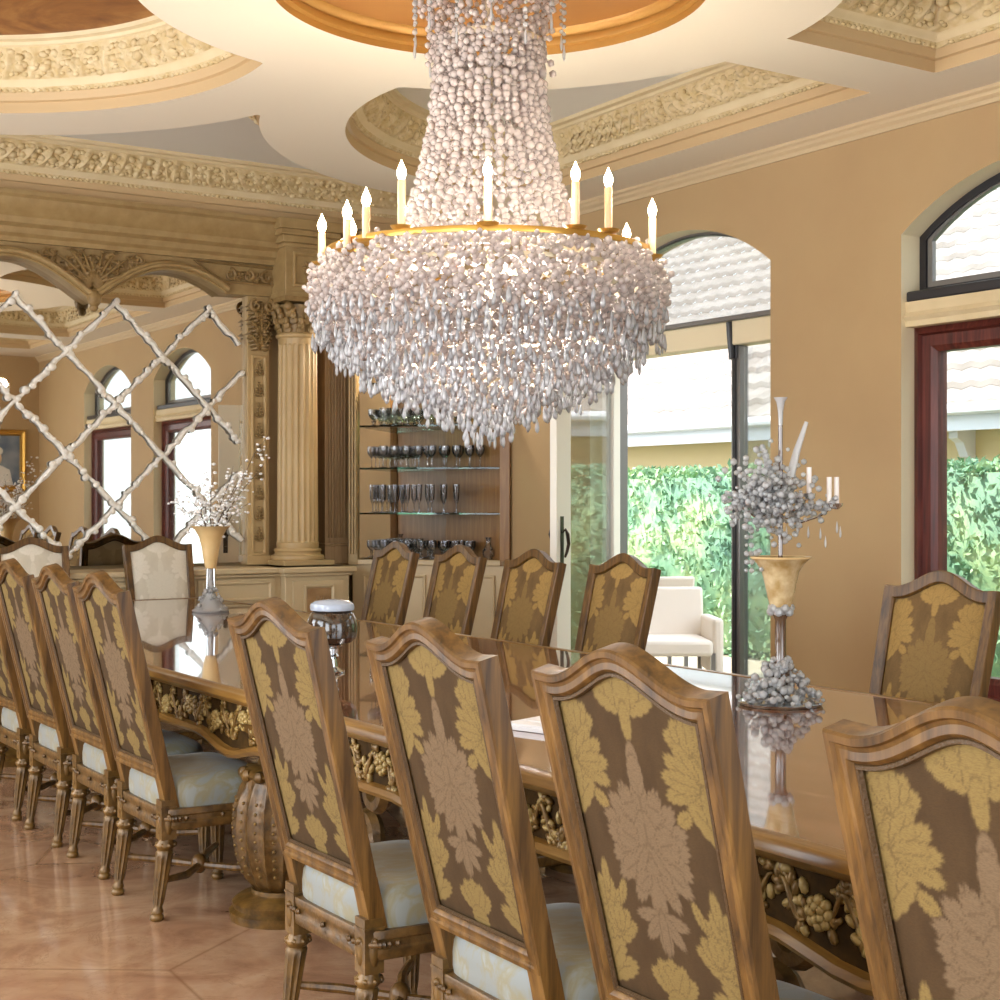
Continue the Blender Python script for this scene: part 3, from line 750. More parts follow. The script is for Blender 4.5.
# stemware: one of each kind, then copies
def goblet_mesh(kind):
    b = MB()
    if kind == 'wine_glass': p = [(.001, 0), (.032, 0), (.033, .003), (.006, .008), (.004, .02), (.004, .075), (.012, .085), (.028, .105), (.034, .13), (.031, .165), (.029, .165), (.031, .13), (.02, .1), (.001, .092)]
    elif kind == 'champagne_flute': p = [(.001, 0), (.028, 0), (.028, .003), (.005, .008), (.004, .06), (.01, .075), (.021, .11), (.024, .21), (.022, .21), (.019, .11), (.001, .085)]
    elif kind == 'cut_glass_goblet': p = [(.001, 0), (.034, 0), (.034, .004), (.01, .012), (.008, .03), (.014, .04), (.008, .05), (.02, .062), (.036, .085), (.036, .13), (.033, .13), (.03, .09), (.001, .07)]
    else: p = [(.001, 0), (.03, 0), (.04, .02), (.045, .06), (.02, .1), (.014, .14), (.022, .16), (.018, .16), (.01, .14), (.001, .13)]
    b.lathe(p, 14, cap=False); return b
KN = {'wine_glass': ('clear stemmed wine glass', 'glass'), 'champagne_flute': ('tall slim clear flute', 'glass'), 'cut_glass_goblet': ('short cut crystal goblet', 'glass'), 'decanter': ('round clear decanter', 'decanter')}
protos = {}
ordn = ['bottom', 'second', 'third', 'fourth']
rows = [(.965, 'cut_glass_goblet', 'on the bottom ledge'), (1.305, 'champagne_flute', 'on the lowest glass shelf'), (1.64, 'wine_glass', 'on the middle glass shelf'), (1.955, 'cut_glass_goblet', 'on the top visible glass shelf')]
for zi, (z, kd, lb) in enumerate(rows):
    spots = []
    for ry in (.09, .2, .31):
        w = .5-ry*.9; n = int(2*w/.092)
        for i in range(n):
            x = -w+2*w*(i+.5)/n
            if zi == 1 and (x > .22 or ry > .25): continue
            if zi == 0 and x > .33 and ry < .25: continue
            spots.append((x+random.uniform(-.008, .008), ry+random.uniform(-.01, .01)))
    for x, y in spots:
        wx = mid[0]+.7071*(x+y); wy = mid[1]+.7071*(y-x)
        if kd not in protos:
            o = goblet_mesh(kd).obj(kd, 'goblet_glass'); protos[kd] = o
        else: o = protos[kd].copy(); COL.objects.link(o)
        o.location = (wx, wy, z+.0005); tag(o, '%s %s of the corner display cabinet' % (KN[kd][0], lb), 'glass', 'glasses '+lb)
dc = goblet_mesh('decanter').obj('decanter', 'goblet_glass'); x, y = .43, .09
dc.location = (mid[0]+.7071*(x+y), mid[1]+.7071*(y-x), .9655); tag(dc, 'round clear decanter at the right end of the cabinet bottom ledge', 'decanter')

# framed portrait on the back wall, seen in the mirror
t = thing('framed_portrait', 'gold framed blue portrait seen in the mirror at far left', 'painting', (5.35, YB, 1.52))
b = MB(); b.sweep([(-.42, 0), (.42, 0), (.42, .86), (-.42, .86)], [(0, 0), (0, .03), (.02, .05), (.05, .035), (.07, .045), (.085, .015)], lambda x, z, h: (x, h, z)); b.obj('picture_frame', 'brass', t)
b = MB(); b.box(-.34, .34, .005, .012, .08, .78); b.obj('canvas', 'portrait_canvas', t)
b = MB(); b.prism([(-.25, .08), (.25, .08), (.2, .3), (.08, .36), (-.08, .36), (-.2, .3)], lambda x, z, h: (x, h, z), .012, .014, 0)
b.ball((0, .013, .46), 1, (.09, .003, .12), 14, 8, None, 1); b.ball((0, .0145, .56), 1, (.11, .003, .07), 14, 8, None, 0); b.obj('painted_figure', ['plaster_white', 'candle_wax'], t)
# ---------------------------------------------------------------- dining table
TX0, TX1, TY0, TY1 = 1.925, 3.66, .35, 9.1
TZ = .77
tb = thing('dining_table', 'very long carved dining table with glossy dark top and gilt frieze', 'table', ((TX0+TX1)/2, (TY0+TY1)/2, 0))
tcx, tcy = tb.location.x, tb.location.y; hw = (TX1-TX0)/2; hl = (TY1-TY0)/2
b = MB(); b.box(-hw+.045, hw-.045, -hl+.045, hl-.045, TZ-.03, TZ); b.obj('tabletop', 'table_top', tb, smooth=False)
b = MB(); b.sweep([(-hw, -hl), (hw, -hl), (hw, hl), (-hw, hl)], [(.046, TZ-.03), (.046, TZ+.002), (.03, TZ+.004), (.008, TZ), (0, TZ-.008), (0, TZ-.026), (.01, TZ-.034), (.02, TZ-.045), (.04, TZ-.05), (.06, TZ-.05)], ident); b.obj('table_lip', 'table_lip', tb, auto=50)
# apron boards with scalloped lower edge
AZ = TZ-.05
def scal(L, n=8):
    P = [(-L, AZ), (L, AZ)]; m = 40*n//2
    for i in range(m+1):
        x = L-2*L*i/m; u = abs(((x+L)/(2*L)*n) % 1-.5)*2
        P.append((x, AZ-.135-.045*(.5-.5*cos(pi*max(0, (u-.6)/.4)))))
    return P
for nm, L, n, mp in (('s', hl-.06, 6, lambda x, z, h: (-hw+.06+h, x, z)), ('s', hl-.06, 6, lambda x, z, h: (hw-.06-h, x, z)),
                     ('e', hw-.06, 1, lambda x, z, h: (x, -hl+.06+h, z)), ('e', hw-.06, 1, lambda x, z, h: (x, hl-.06-h, z))):
    b = MB(); b.prism(scal(L, n), mp, 0, .03, 0)
    o = b.obj('apron', 'frieze_dark', tb, smooth=False)
    b = MB(); sc = list(reversed(scal(L, n)[2:])); b.sweep(sc, [(-.004, 0), (-.012, -.018), (.0, -.026), (.014, -.018), (.02, 0)], mp, False)
    b.obj('apron_moulding', 'table_lip', o)
    b = MB(); step = .235; m = int(2*L/step); zc = AZ-.066
    q3 = lambda x, z, h: mp(x, z, -.006-h)
    for i in range(m):
        x = -L+step*(i+.5)*2*L/(step*m); fl = 1 if i % 2 else -1
        fb = MB()
        for ring_, n_, rr_ in ((.024, 8, .012), (.012, 5, .010)):
            for k in range(n_):
                a = 2*pi*k/n_; fb.ball(mp(x+ring_*cos(a), zc+fl*.012+ring_*sin(a), -.008-(.006 if n_ == 5 else 0)), rr_, (1, 1, 1), 6, 4)
        fb.obj('carved_flower', 'flower_gold', o, auto=180)
        for sg in (-1, 1):
            ts = np.linspace(0, 1, 11)
            pts = [mp(x+sg*(.03+.085*t), zc+.036*sin(sg*pi*t*1.7+.6)*fl, -.006-.004*sin(pi*t)) for t in ts]
            b.tube(pts, [.003+.004*sin(pi*t) for t in ts], 6)
            for k in range(34):
                t = random.random(); px_ = x+sg*(.03+.085*t); pz_ = zc+.036*sin(sg*pi*t*1.7+.6)*fl+random.gauss(0, .024)
                pz_ = max(zc-.052, min(zc+.052, pz_)); aa = random.uniform(0, pi)
                rt = Matrix.Rotation(aa, 3, 'X' if nm == 's' else 'Y')
                b.ball(mp(px_, pz_, -.004), random.uniform(.007, .011), (1, 1, 1.7), 6, 4, rt, random.choice((0, 0, 1)))
    b.obj('carved_frieze', ['gold_leaf', 'flower_gold'], o, auto=180)
# urn pedestals
def urn(x, y):
    r = bpy.data.objects.new('pedestal', None); COL.objects.link(r); r.parent = tb; r.location = (x-tcx, y-tcy, 0)
    b = MB(); b.lathe([(.001, 0), (.17, 0), (.175, .03), (.16, .04), (.165, .06), (.145, .075), (.1, .085), (.1, .1)], 36); b.obj('plinth', 'gilt_leg', r)
    b = MB(); b.lathe([(.09, .1), (.12, .13), (.15, .2), (.165, .3), (.16, .38), (.14, .44), (.12, .475)], 96, flute=(16, .09, .12, .46))
    for k in range(16):
        a = 2*pi*(k+.5)/16
        for i in range(9):
            z = .16+.03*i; rr = np.interp(z, [.13, .2, .3, .38, .44], [.12, .15, .165, .16, .14]); b.ball((rr*cos(a), rr*sin(a), z), .006, (1, 1, 1), 5, 4, None, 1)
    b.obj('urn_body', ['giltwood', 'gold_leaf'], r, auto=60)
    b = MB(); b.lathe([(.12, .47), (.135, .485), (.12, .5), (.08, .515), (.07, .55), (.1, .6), (.14, .64), (.15, .66)], 36)
    for k in range(12):
        a = 2*pi*k/12; b.ball((.125*cos(a), .125*sin(a), .485), .022, (1, 1, 1), 7, 5); b.ball((.1*cos(a), .1*sin(a), .6), 1, (.02, .025, .05), 7, 5)
    b.obj('urn_neck', 'gilt_leg', r)
for y in (8.1, 4.6, .7):
    for x in (2.11, 3.4): urn(x, y)
    b = MB(); b.box(2.11-tcx, 3.4-tcx, y-tcy-.05, y-tcy+.05, .03, .08); b.obj('cross_stretcher', 'table_lip', tb, bevel=.01)
# scrolled brackets under the apron
for y in (4.1, 6.5, 2.27):
    for x in (2.2, 3.4):
        b = MB(); mp = lambda yy, z: (x-tcx, y-tcy+yy, z)
        scroll(b, (0, .50), .09, 1.5, .035, mp, 1, 0); scroll(b, (.05, .36), .06, 1.3, .026, mp, -1, pi)
        b.tube([mp(.09, .5), mp(.12, .58), mp(.1, .66), mp(.03, .7)], .032, 8); b.tube([mp(0, .36), mp(-.03, .25), mp(.0, .12), mp(.02, .0)], [.03, .034, .03, .04], 8)
        for k in range(5): b.ball(mp(.02*k-.04, .6+.01*k), .028)
        b.obj('scroll_bracket', 'giltwood', tb)

# ---------------------------------------------------------------- dining chair, one master then copies
def damask(X, Z):
    Xa = np.abs(X); g = np.zeros_like(X); m = np.zeros_like(X); ln = np.zeros_like(X)
    def petal(arr, cx_, cz_, a, b_, rot, ser=.12, nn=7):
        nonlocal ln
        k_ = 1.26 if arr is m else 1.2; a *= k_; b_ *= k_
        dx = Xa-cx_; dz = Z-cz_; c, s_ = cos(rot), sin(rot); u = (dx*c+dz*s_)/a; v = (-dx*s_+dz*c)/b_
        r = np.sqrt(u*u+v*v); th = np.arctan2(v, u); e = 1-r+ser*np.abs(np.sin(nn*th))-ser*.5
        d = e*min(a, b_); ins = np.clip(d/.0022+.5, 0, 1)
        arr[:] = np.maximum(arr, ins); ln = np.where(d > .0012, ln*.35, ln)
        ln = np.maximum(ln, np.clip(1-np.abs(d-.0005)/.0016, 0, 1)*.9)
        ln = np.maximum(ln, np.where((np.abs(v) < .07) & (u > -.8) & (u < .6), .55, 0))
    def fan(arr, cx_, cz_, R, a0, a1, n, w, ser=.14, l=None):
        order = sorted(range(n), key=lambda k: -abs(k-(n-1)/2))
        for k in order:
            a = a0+(a1-a0)*k/max(n-1, 1); L = R*(l or .5); petal(arr, cx_+cos(a)*R*.52, cz_+sin(a)*R*.52, L, w, a, ser)
    U = pi/2
    fan(g, 0, .55, .075, U-1.25, U, 3, .021); petal(g, 0, .57, .04, .018, U); petal(g, 0, .525, .03, .012, U)
    fan(g, 0, .03, .062, U-1.0, U, 3, .017); petal(g, 0, .01, .026, .024, 0)
    fan(g, .20, .41, .10, U+.1, U+1.25, 4, .021); fan(g, .205, .33, .10, U-.1, U+.8, 3, .019); petal(g, .20, .27, .06, .014, U)
    fan(g, .15, .49, .055, U-.9, U+1.1, 5, .015)
    fan(g, .185, .09, .095, U+.05, U+1.15, 4, .019); fan(g, .205, .02, .10, U-.1, U+1.2, 4, .02); fan(g, .15, .165, .05, U-1.0, U+1.0, 4, .013)
    petal(g, .145, .22, .028, .010, U+.1)
    fan(m, 0, .305, .105, U-1.2, U-.42, 3, .019, .14, .46); petal(m, 0, .385, .036, .018, U, .1)
    fan(m, .01, .30, .085, -.35, .15, 2, .022, .16); petal(m, 0, .31, .045, .026, U, .1)
    fan(m, 0, .295, .10, -U, -.6, 3, .017, .12); petal(m, 0, .22, .05, .017, U, .12)
    fan(m, 0, .175, .06, -U+.1, -.1, 3, .011, .12); petal(m, 0, .145, .036, .009, U, .05); petal(m, 0, .45, .032, .013, U, .06); pass
    petal(m, .052, .315, .022, .026, .3, .2); petal(m, .034, .375, .016, .024, -.3, .2); petal(m, .03, .235, .02, .014, -.7, .2); petal(m, 0, .43, .03, .016, U, .1)
    fan(g, .155, .43, .075, U+.5, U+1.9, 4, .016); fan(g, .13, .12, .05, U-.9, U+1.2, 5, .013); petal(g, .11, .37, .018, .012, .6, .2); petal(g, .10, .2, .022, .009, U+.4, .2)
    g = np.where(m > .3, 0, g)
    k = 1-.6*ln; return g*k, m*k
BH = .62           # panel height
ZB0 = .475         # bottom of back frame
def topz(x, hw_): # camel outline
    a = min(1, abs(x)/hw_); t = min(1, a/.80)
    return .640+.062*.5*(1+cos(pi*t))+.003*max(0, (a-.80)/.2)
LEAN = .24         # backward lean (run/rise)
def backmap(x, w, h):  # w up along back, h = towards the rear
    c = 1/sqrt(1+LEAN*LEAN); s_ = LEAN*c
    return (x, -.205-w*s_-h*c, ZB0+w*c-h*s_)
def back_outline(n=48):
    hb, ht = .222, .237; top = []
    top.append((ht, topz(ht, ht)))
    for i in range(n+1):
        x = (ht-.048)*(1-2*i/n); top.append((x, topz(x, ht)))
    top.append((-ht, topz(ht, ht)))
    return [(-hb, 0), (hb, 0)]+top
def make_chair(name, label, back_m, front_m, seat_m):
    t = thing(name, label, 'chair')
    OUT = back_outline()
    b = MB(); b.sweep(OUT, [(.043, -.012), (.038, -.018), (.02, -.02), (.004, -.023), (.0, -.02), (.0, .020), (.003, .025), (.013, .026), (.017, .021), (.023, .020), (.034, .023), (.039, .019), (.043, .012), (.043, -.012)], backmap)
    # stiles carry on down to the seat
    for s in (-1, 1):
        R = []
        for w, dx in ((.02, 0), (-.02, 0), (-.07, -.002), (-.11, -.004)):
            xa, xb = s*(.222+dx), s*(.222+dx-.05)
            R.append([backmap(xa, w, -.022), backmap(xb, w, -.022), backmap(xb, w, .022), backmap(xa, w, .022)])
        b.rings(R)
    b.obj('back_frame', 'chair_wood', t, bevel=0, auto=24)
    inner = 41
    def pad(nm, mat, h0, bulge, sgn, pat=True):
        NX, NZ = (124, 200) if pat else (40, 60); hw0, hw1 = .222-.041, .237-.041
        u = np.linspace(-1, 1, NX); v = np.linspace(0, 1, NZ)
        V = []; G = np.zeros((NZ, NX)); Mm = np.zeros((NZ, NX)); 
        tops = np.array([topz(x*hw1*1.0, .237-.002)-.043 for x in u])
        XX = np.zeros((NZ, NX)); WW = np.zeros((NZ, NX))
        for j, vv in enumerate(v):
            W = .041+(tops-.041)*vv; X = u*(hw0+(hw1-hw0)*vv); XX[j] = X; WW[j] = W
        B = bulge*(1-np.abs(u)[None, :]**4)*(1-np.abs(2*v-1)[:, None]**6)
        g, m = damask(XX, WW-.05)
        c = 1/sqrt(1+LEAN*LEAN); s_ = LEAN*c; Hh = (h0+B)*sgn
        vs = np.stack([XX, -.205-WW*s_-Hh*c, ZB0+WW*c-Hh*s_], -1).reshape(-1, 3)
        idx = np.arange(NZ*NX).reshape(NZ, NX)
        F = np.stack([idx[:-1, :-1], idx[:-1, 1:], idx[1:, 1:], idx[1:, :-1]], -1).reshape(-1, 4)
        if sgn < 0: F = F[:, ::-1]
        o = npobj(nm, [(vs, F)], mat, t)
        at = o.data.color_attributes.new('pattern', 'FLOAT_COLOR', 'POINT')
        colr = np.stack([g, m, np.zeros_like(g), np.ones_like(g)], -1).reshape(-1).astype(np.float32); at.data.foreach_set('color', colr)
        return o
    pad('back_upholstery', back_m, .006, .006, 1); pad('backrest_pad', front_m, .004, .022, -1)
    ins = [p for p in OUT]
    b = MB(); b.sweep(ins, [(.040, .012), (.043, .017), (.048, .018), (.051, .012)], backmap); b.obj('cord_trim', 'cord_trim', t)
    # lower rail is part of frame; seat
    ST = .475
    def sq(z, sx, sy, n=56, yo=-.015, e=5.0):
        P = []
        for k in range(n):
            a = 2*pi*k/n; cs, sn = cos(a), sin(a)
            P.append((sx*abs(cs)**(2/e)*(1 if cs > 0 else -1), yo+sy*abs(sn)**(2/e)*(1 if sn > 0 else -1), z))
        return P
    def taper(P): return [(x*(1+.10*(y+.2)/.45), y, z) for x, y, z in P]
    b = MB(); R = []
    for z, k in ((.365, .985), (.385, 1.0), (.415, 1.0), (.44, .985), (.46, .94), (.472, .85), (.482, .68), (.488, .45), (.491, .2), (.492, .03)):
        R.append(taper(sq(z, .222*k, .193*k)))
    b.rings(R); b.obj('seat_cushion', seat_m, t)
    b = MB(); R = [taper(sq(z, .232*k, .205*k, e=9)) for z, k in ((.30, .93), (.30, .985), (.308, 1.0), (.325, 1.0), (.33, .985), (.345, .985), (.35, 1.0), (.366, 1.0), (.37, .99), (.37, .9))]
    b.rings(R)
    for k in range(60):
        a = 2*pi*k/60; cs, sn = cos(a), sin(a); e = 9
        p = taper([(.235*abs(cs)**(2/e)*(1 if cs > 0 else -1), -.015+.208*abs(sn)**(2/e)*(1 if sn > 0 else -1), .338)])[0]; b.ball(p, .008, (1, 1, 1), 5, 4)
    b.obj('seat_rail', 'giltwood', t)
    # legs
    prof = [(.001, 0), (.019, 0), (.023, .006), (.023, .016), (.018, .022), (.021, .03), (.017, .038), (.015, .046), (.0185, .06), (.022, .11), (.0275, .2), (.029, .225), (.024, .233), (.033, .243), (.034, .252), (.026, .262), (.026, .272)]
    legs = [(-.195, -.195, 0), (.195, -.195, 0), (-.21, .155, 1), (.21, .155, 1)]
    for x, y, fr in legs:
        b = MB(); R = []
        tilt = 0 if fr else -.07
        b.lathe(prof, 40, flute=(10, .2, .052, .215))
        b.v = [(p[0], p[1]+tilt*(.27-p[2])/.27*.5, p[2]) for p in b.v]
        b.box(-.026, .026, -.026, .026, .268, .372)
        for k in range(8):
            a = 2*pi*k/8; b.ball((.03*cos(a), .03*sin(a)+tilt*.02, .25), .0085, (1, 1, 1), 6, 4)
        for sg in ((-1, 0), (1, 0), (0, -1), (0, 1)):
            b.ball((sg[0]*.026, sg[1]*.026, .32), 1, (.006 if sg[0] else .014, .006 if sg[1] else .014, .036), 8, 6)
            b.ball((sg[0]*.027, sg[1]*.027, .345), .010, (1, 1, 1), 6, 4)
        if not fr:
            b.box(-.028, .028, -.028, .028, .372, .378); b.box(-.025, .025, -.026, .024, .378, .40)
        b.obj('leg', 'gilt_leg', t, loc=(x, y, 0), auto=50)
    b = MB()
    for s in (-1, 1):
        b.tube([(s*.195, -.2, .13), (s*.13, -.1, .12), (0, 0, .115)], [.011, .014, .012], 8); b.tube([(s*.21, .155, .13), (s*.13, .08, .12), (0, 0, .115)], [.011, .014, .012], 8)
    b.ball((0, 0, .12), .03, (1, 1, 1.2)); b.obj('stretcher', 'chair_wood', t)
    return t
chair0 = make_chair('dining_chair', '', 'damask', 'damask_front', 'seat_fabric_blue')
def nearc(y, lab, xb=1.58, first=False):
    o = chair0 if first else copy_tree(chair0)
    o.location = (xb+.355, y, 0); o.rotation_euler = (0, 0, -pi/2+random.uniform(-.015, .015)); o['label'] = lab; o['group'] = 'dining chairs along the near side of the table'; return o
G_ = ' dining chair of the near row, '
def lab(t): return 'damask'+G_+t
nearc(1.19, lab('closest to the camera, cropped by right edge'), 1.46, True)
nearc(1.97, lab('whole back shown just left of cropped chair'), 1.52)
nearc(2.605, lab('third from right, at picture centre'), 1.52)
nearc(3.36, lab('fourth from right, in front of lidded bowl'), 1.52)
nearc(4.97, lab('left of the gap, beside fluted urn pedestal'), 1.61)
nearc(5.6, lab('middle of three narrow backs at left'), 1.64)
nearc(6.2, lab('leftmost of three narrow backs at left'), 1.64)
nearc(6.8, lab('farthest away, at the left picture edge'), 1.64)
def farc(y, lab, xb=4.1):
    o = copy_tree(chair0); o.location = (xb-.355, y, 0); o.rotation_euler = (0, 0, pi/2+random.uniform(-.02, .02)); o['label'] = lab; o['group'] = 'dining chairs along the far side of the table'; return o
F1 = 'gold damask dining chair of the far row, '
farc(7.54, F1+'leftmost, by the cabinet stile', 4.18); farc(6.78, F1+'second from left, before the glass shelves', 4.15)
farc(6.0, F1+'third from left, before tan wall'); farc(5.29, F1+'fourth from left, before white door'); farc(3.40, F1+'alone below the mahogany window', 4.0)
hd = make_chair('dining_chair', 'pale upholstered dining chair at the far table end facing the camera', 'damask_pale', 'damask_pale', 'seat_fabric')
HY = 9.25
hd.location = (3.5, HY, 0); hd.rotation_euler = (0, 0, pi)
h2 = copy_tree(hd); h2.location = (2.66, HY, 0); h2['label'] = 'pale upholstered dining chair at the far table end, half hidden behind the left chairs'
hd['group'] = h2['group'] = 'pale chairs at the far end of the table'
# ---------------------------------------------------------------- chandelier
CX, CY = 3.17, 4.96
ch = thing('chandelier', 'giant tiered crystal bead chandelier with lit candle bulbs over the table', 'chandelier', (CX, CY, 1.62))
ZO = 1.62
ICO = ico(2); ICO1 = ico(1); DRP = drop_shape(6)
def Z(z): return z-ZO
# gilt frame: rod, canopy crown, candle ring, inner hoops
b = MB(); b.tube([(0, 0, Z(1.75)), (0, 0, Z(4.0))], .015, 10); b.lathe([(.001, 0), (.06, .0), (.09, .02), (.05, .05), (.02, .07)], 24, (0, 0, Z(3.9))); b.obj('rod', 'hoop_pale', ch)
def hoop(name, r, z, w=.012, m='hoop_pale', n=72):
    b = MB(); P = [(r*cos(2*pi*k/n), r*sin(2*pi*k/n)) for k in range(n)]
    b.sweep(P, [(-w*.4, -w), (w*.4, -w), (w*.6, 0), (w*.4, w), (-w*.4, w), (-w*.6, 0), (-w*.4, -w)], lambda x, y, h: (x, y, Z(z)+h)); return b.obj(name, m, ch)
hoop('candle_ring', .645, 2.36, .011, 'brass'); hoop('hoop', .40, 2.36); hoop('hoop', .21, 3.2); hoop('hoop', .29, 3.52, .016)
hoop('hoop', .66, 2.27, .008); hoop('hoop', .50, 2.06, .007); hoop('hoop', .36, 1.95, .007); hoop('hoop', .2, 1.86, .007)
b = MB()
for k in range(12):
    a = 2*pi*k/12; b.tube([(.4*cos(a), .4*sin(a), Z(2.36)), (.635*cos(a), .635*sin(a), Z(2.36))], .006, 6)
b.obj('spokes', 'hoop_pale', ch)
# bead strands: tent
def strand_mesh(name, pts, rad, sub=ICO1):
    return npobj(name, [scatter(sub, pts, rad)], 'bead_quartz', ch)
def along(path, step):
    P = [np.array(p, float) for p in path]; out = []; acc = 0
    seg = np.array(P); d = np.linalg.norm(np.diff(seg, axis=0), axis=1); L = np.concatenate([[0], np.cumsum(d)])
    s = np.arange(0, L[-1], step); return np.stack([np.interp(s, L, seg[:, i]) for i in range(3)], 1)
NT_ = 38
tp = [(.205, 0, Z(3.22)), (.21, 0, Z(3.05)), (.23, 0, Z(2.9)), (.265, 0, Z(2.72)), (.31, 0, Z(2.55)), (.355, 0, Z(2.44)), (.40, 0, Z(2.36))]
mesh0 = None
protos_s = []
for v in range(3):
    q = along(tp, .0245); q = q+rng.normal(0, .005, q.shape); o = strand_mesh('bead_strand', q, rng.uniform(.0115, .0185, len(q)), ICO); protos_s.append(o)
protos_s[1].rotation_euler = (0, 0, 2*pi/NT_); protos_s[2].rotation_euler = (0, 0, 4*pi/NT_)
for k in range(3, NT_):
    o = protos_s[k % 3].copy(); COL.objects.link(o); o.rotation_euler = (0, 0, 2*pi*k/NT_)
# outer curtain strands, below the candle ring
NO = 60; pr = []
for v in range(3):
    top = (.635, 0, Z(2.35)); path = [top, (.665, 0, Z(2.29)), (.685, 0, Z(2.22)), (.675, 0, Z(2.15-.02*v)), (.66, 0, Z(2.10-.02*v))]
    q = along(path, .024); q += rng.normal(0, .008, q.shape); o = npobj('bead_strand', [scatter(ICO, q, rng.uniform(.012, .017, len(q)))], 'bead_quartz', ch); pr.append(o); o.rotation_euler = (0, 0, 2*pi*v/NO)
for k in range(3, NO):
    o = pr[k % 3].copy(); COL.objects.link(o); o.rotation_euler = (0, 0, 2*pi*k/NO)
# clusters of beads filling the tiers (uncountable)
pos = []; rad = []
def ringpts(r, z, n, jr=.015, jz=.02, ph=0):
    a = np.linspace(0, 2*pi, n, endpoint=False)+ph; rr = r+rng.normal(0, jr, n)
    return np.stack([rr*np.cos(a), rr*np.sin(a), np.full(n, Z(z))+rng.normal(0, jz, n)], 1)
for z in np.arange(2.06, 2.33, .024):
    pos.append(ringpts(np.interp(z, [2.06, 2.15, 2.25, 2.33], [.64, .675, .695, .655]), z, 150, .018, .012, rng.uniform(0, 1)))
for r0, z0, z1, n in ((.58, 2.2, 2.0, 120), (.50, 2.1, 1.93, 105), (.38, 2.0, 1.87, 85), (.25, 1.92, 1.8, 56), (.12, 1.85, 1.75, 26)):
    for z in np.arange(z1, z0, .03): pos.append(ringpts(r0+(z-z1)*.35, z, n, .014, .012, rng.uniform(0, 1)))
for z in np.arange(2.33, 2.40, .024):   # crust of beads on top of the ring
    pos.append(ringpts(.60-(z-2.33)*.8, z, 120, .03, .01, rng.uniform(0, 1)))
for z in np.arange(2.36, 3.22, .03):    # inner layer of the tent
    pos.append(ringpts(np.interp(z, [2.36, 2.55, 2.9, 3.22], [.36, .27, .19, .17]), z, 26, .01, .01, rng.uniform(0, 1)))
for z in np.arange(3.1, 3.6, .03): pos.append(ringpts(.21+.12*max(0, (z-3.25))/.35, z, 52, .02, .012, rng.uniform(0, 1)))
pos = np.concatenate(pos)
o = npobj('bead_cluster', [scatter(ICO1, pos, rng.uniform(.011, .0165, len(pos)))], 'bead_quartz', ch, kind='stuff')
# crystal drops
def drops(r, z, n, ln, jz=.015, jr=.012):
    a = np.linspace(0, 2*pi, n, endpoint=False)+rng.uniform(0, 1); rr = r+rng.normal(0, jr, n)
    return np.stack([rr*np.cos(a), rr*np.sin(a), np.full(n, Z(z))+rng.normal(0, jz, n)], 1), rng.uniform(ln*.8, ln*1.2, n)
P = []; S = []
for (r, zt, zb, n) in ((.665, 2.12, 2.03, 84), (.61, 2.06, 1.96, 80), (.55, 2.02, 1.91, 74), (.48, 1.97, 1.85, 66), (.41, 1.92, 1.82, 58), (.33, 1.88, 1.78, 50), (.25, 1.84, 1.74, 40), (.17, 1.8, 1.71, 28), (.08, 1.76, 1.66, 12), (.03, 1.70, 1.655, 4)):
    for z in np.arange(zb, zt+.001, .042):
        p, s = drops(r+(z-zb)*.3, z, n, .028); P.append(p); S.append(s)
P = np.concatenate(P); S = np.concatenate(S)
sc = np.stack([S*.85, S*.85, S], 1)
npobj('crystal_drop_mass', [scatter(DRP, P, sc, rng.uniform(0, 6, len(P)), rng.normal(0, .15, len(P)))], 'drop_crystal', ch, kind='stuff', smooth=False)
# the lowest, individually visible drops and the hem drops
v, f = scatter(DRP, np.array([[0, 0, 0]]), np.array([[.016, .016, .034]]))
d0 = npobj('crystal_drop', [(v, f)], 'crystal_clear', ch, smooth=False); first = True
for r, z, n in ((.695, 2.02, 46), (.60, 1.93, 22), (.06, 1.64, 7)):
    for k in range(n):
        if first: o = d0; first = False
        else: o = d0.copy(); COL.objects.link(o)
        a = 2*pi*k/n+.05; o.location = (r*cos(a), r*sin(a), Z(z)+random.uniform(-.012, .012)); o.rotation_euler = (0, 0, a)
# dangling pendants around the crown
for k in range(14):
    a = 2*pi*(k+.3)/14; r = .30; q = [(r*cos(a), r*sin(a), Z(z)) for z in np.arange(3.28 if k % 2 else 3.2, 3.52, .028)]
    lz = (3.28 if k % 2 else 3.2)
    v1 = scatter(ICO1, q, rng.uniform(.008, .013, len(q))); v2 = scatter(DRP, [(r*cos(a), r*sin(a), Z(lz-.045))], [[.017, .017, .036]])
    npobj('pendant_strand', [v1, v2], ['crystal_clear', 'crystal_clear'], ch)
# candles
def candle(a, r, z, h=.155):
    b = MB(); b.lathe([(.014, 0), (.0145, .002), (.0145, h-.004), (.012, h), (.001, h)], 16)
    c = b.obj('candle', 'candle_wax', ch, loc=(r*cos(a), r*sin(a), Z(z)))
    b = MB(); b.lathe([(.009, 0), (.013, .008), (.018, .024), (.0155, .038), (.007, .056), (.001, .072)], 14); b.obj('bulb', 'bulb_glow', c, loc=(0, 0, h))
    b = MB(); b.lathe([(.005, -.02), (.012, -.012), (.034, -.006), (.042, .004), (.038, .003), (.016, -.001), (.001, -.001)], 24); b.obj('drip_pan', 'brass', c)
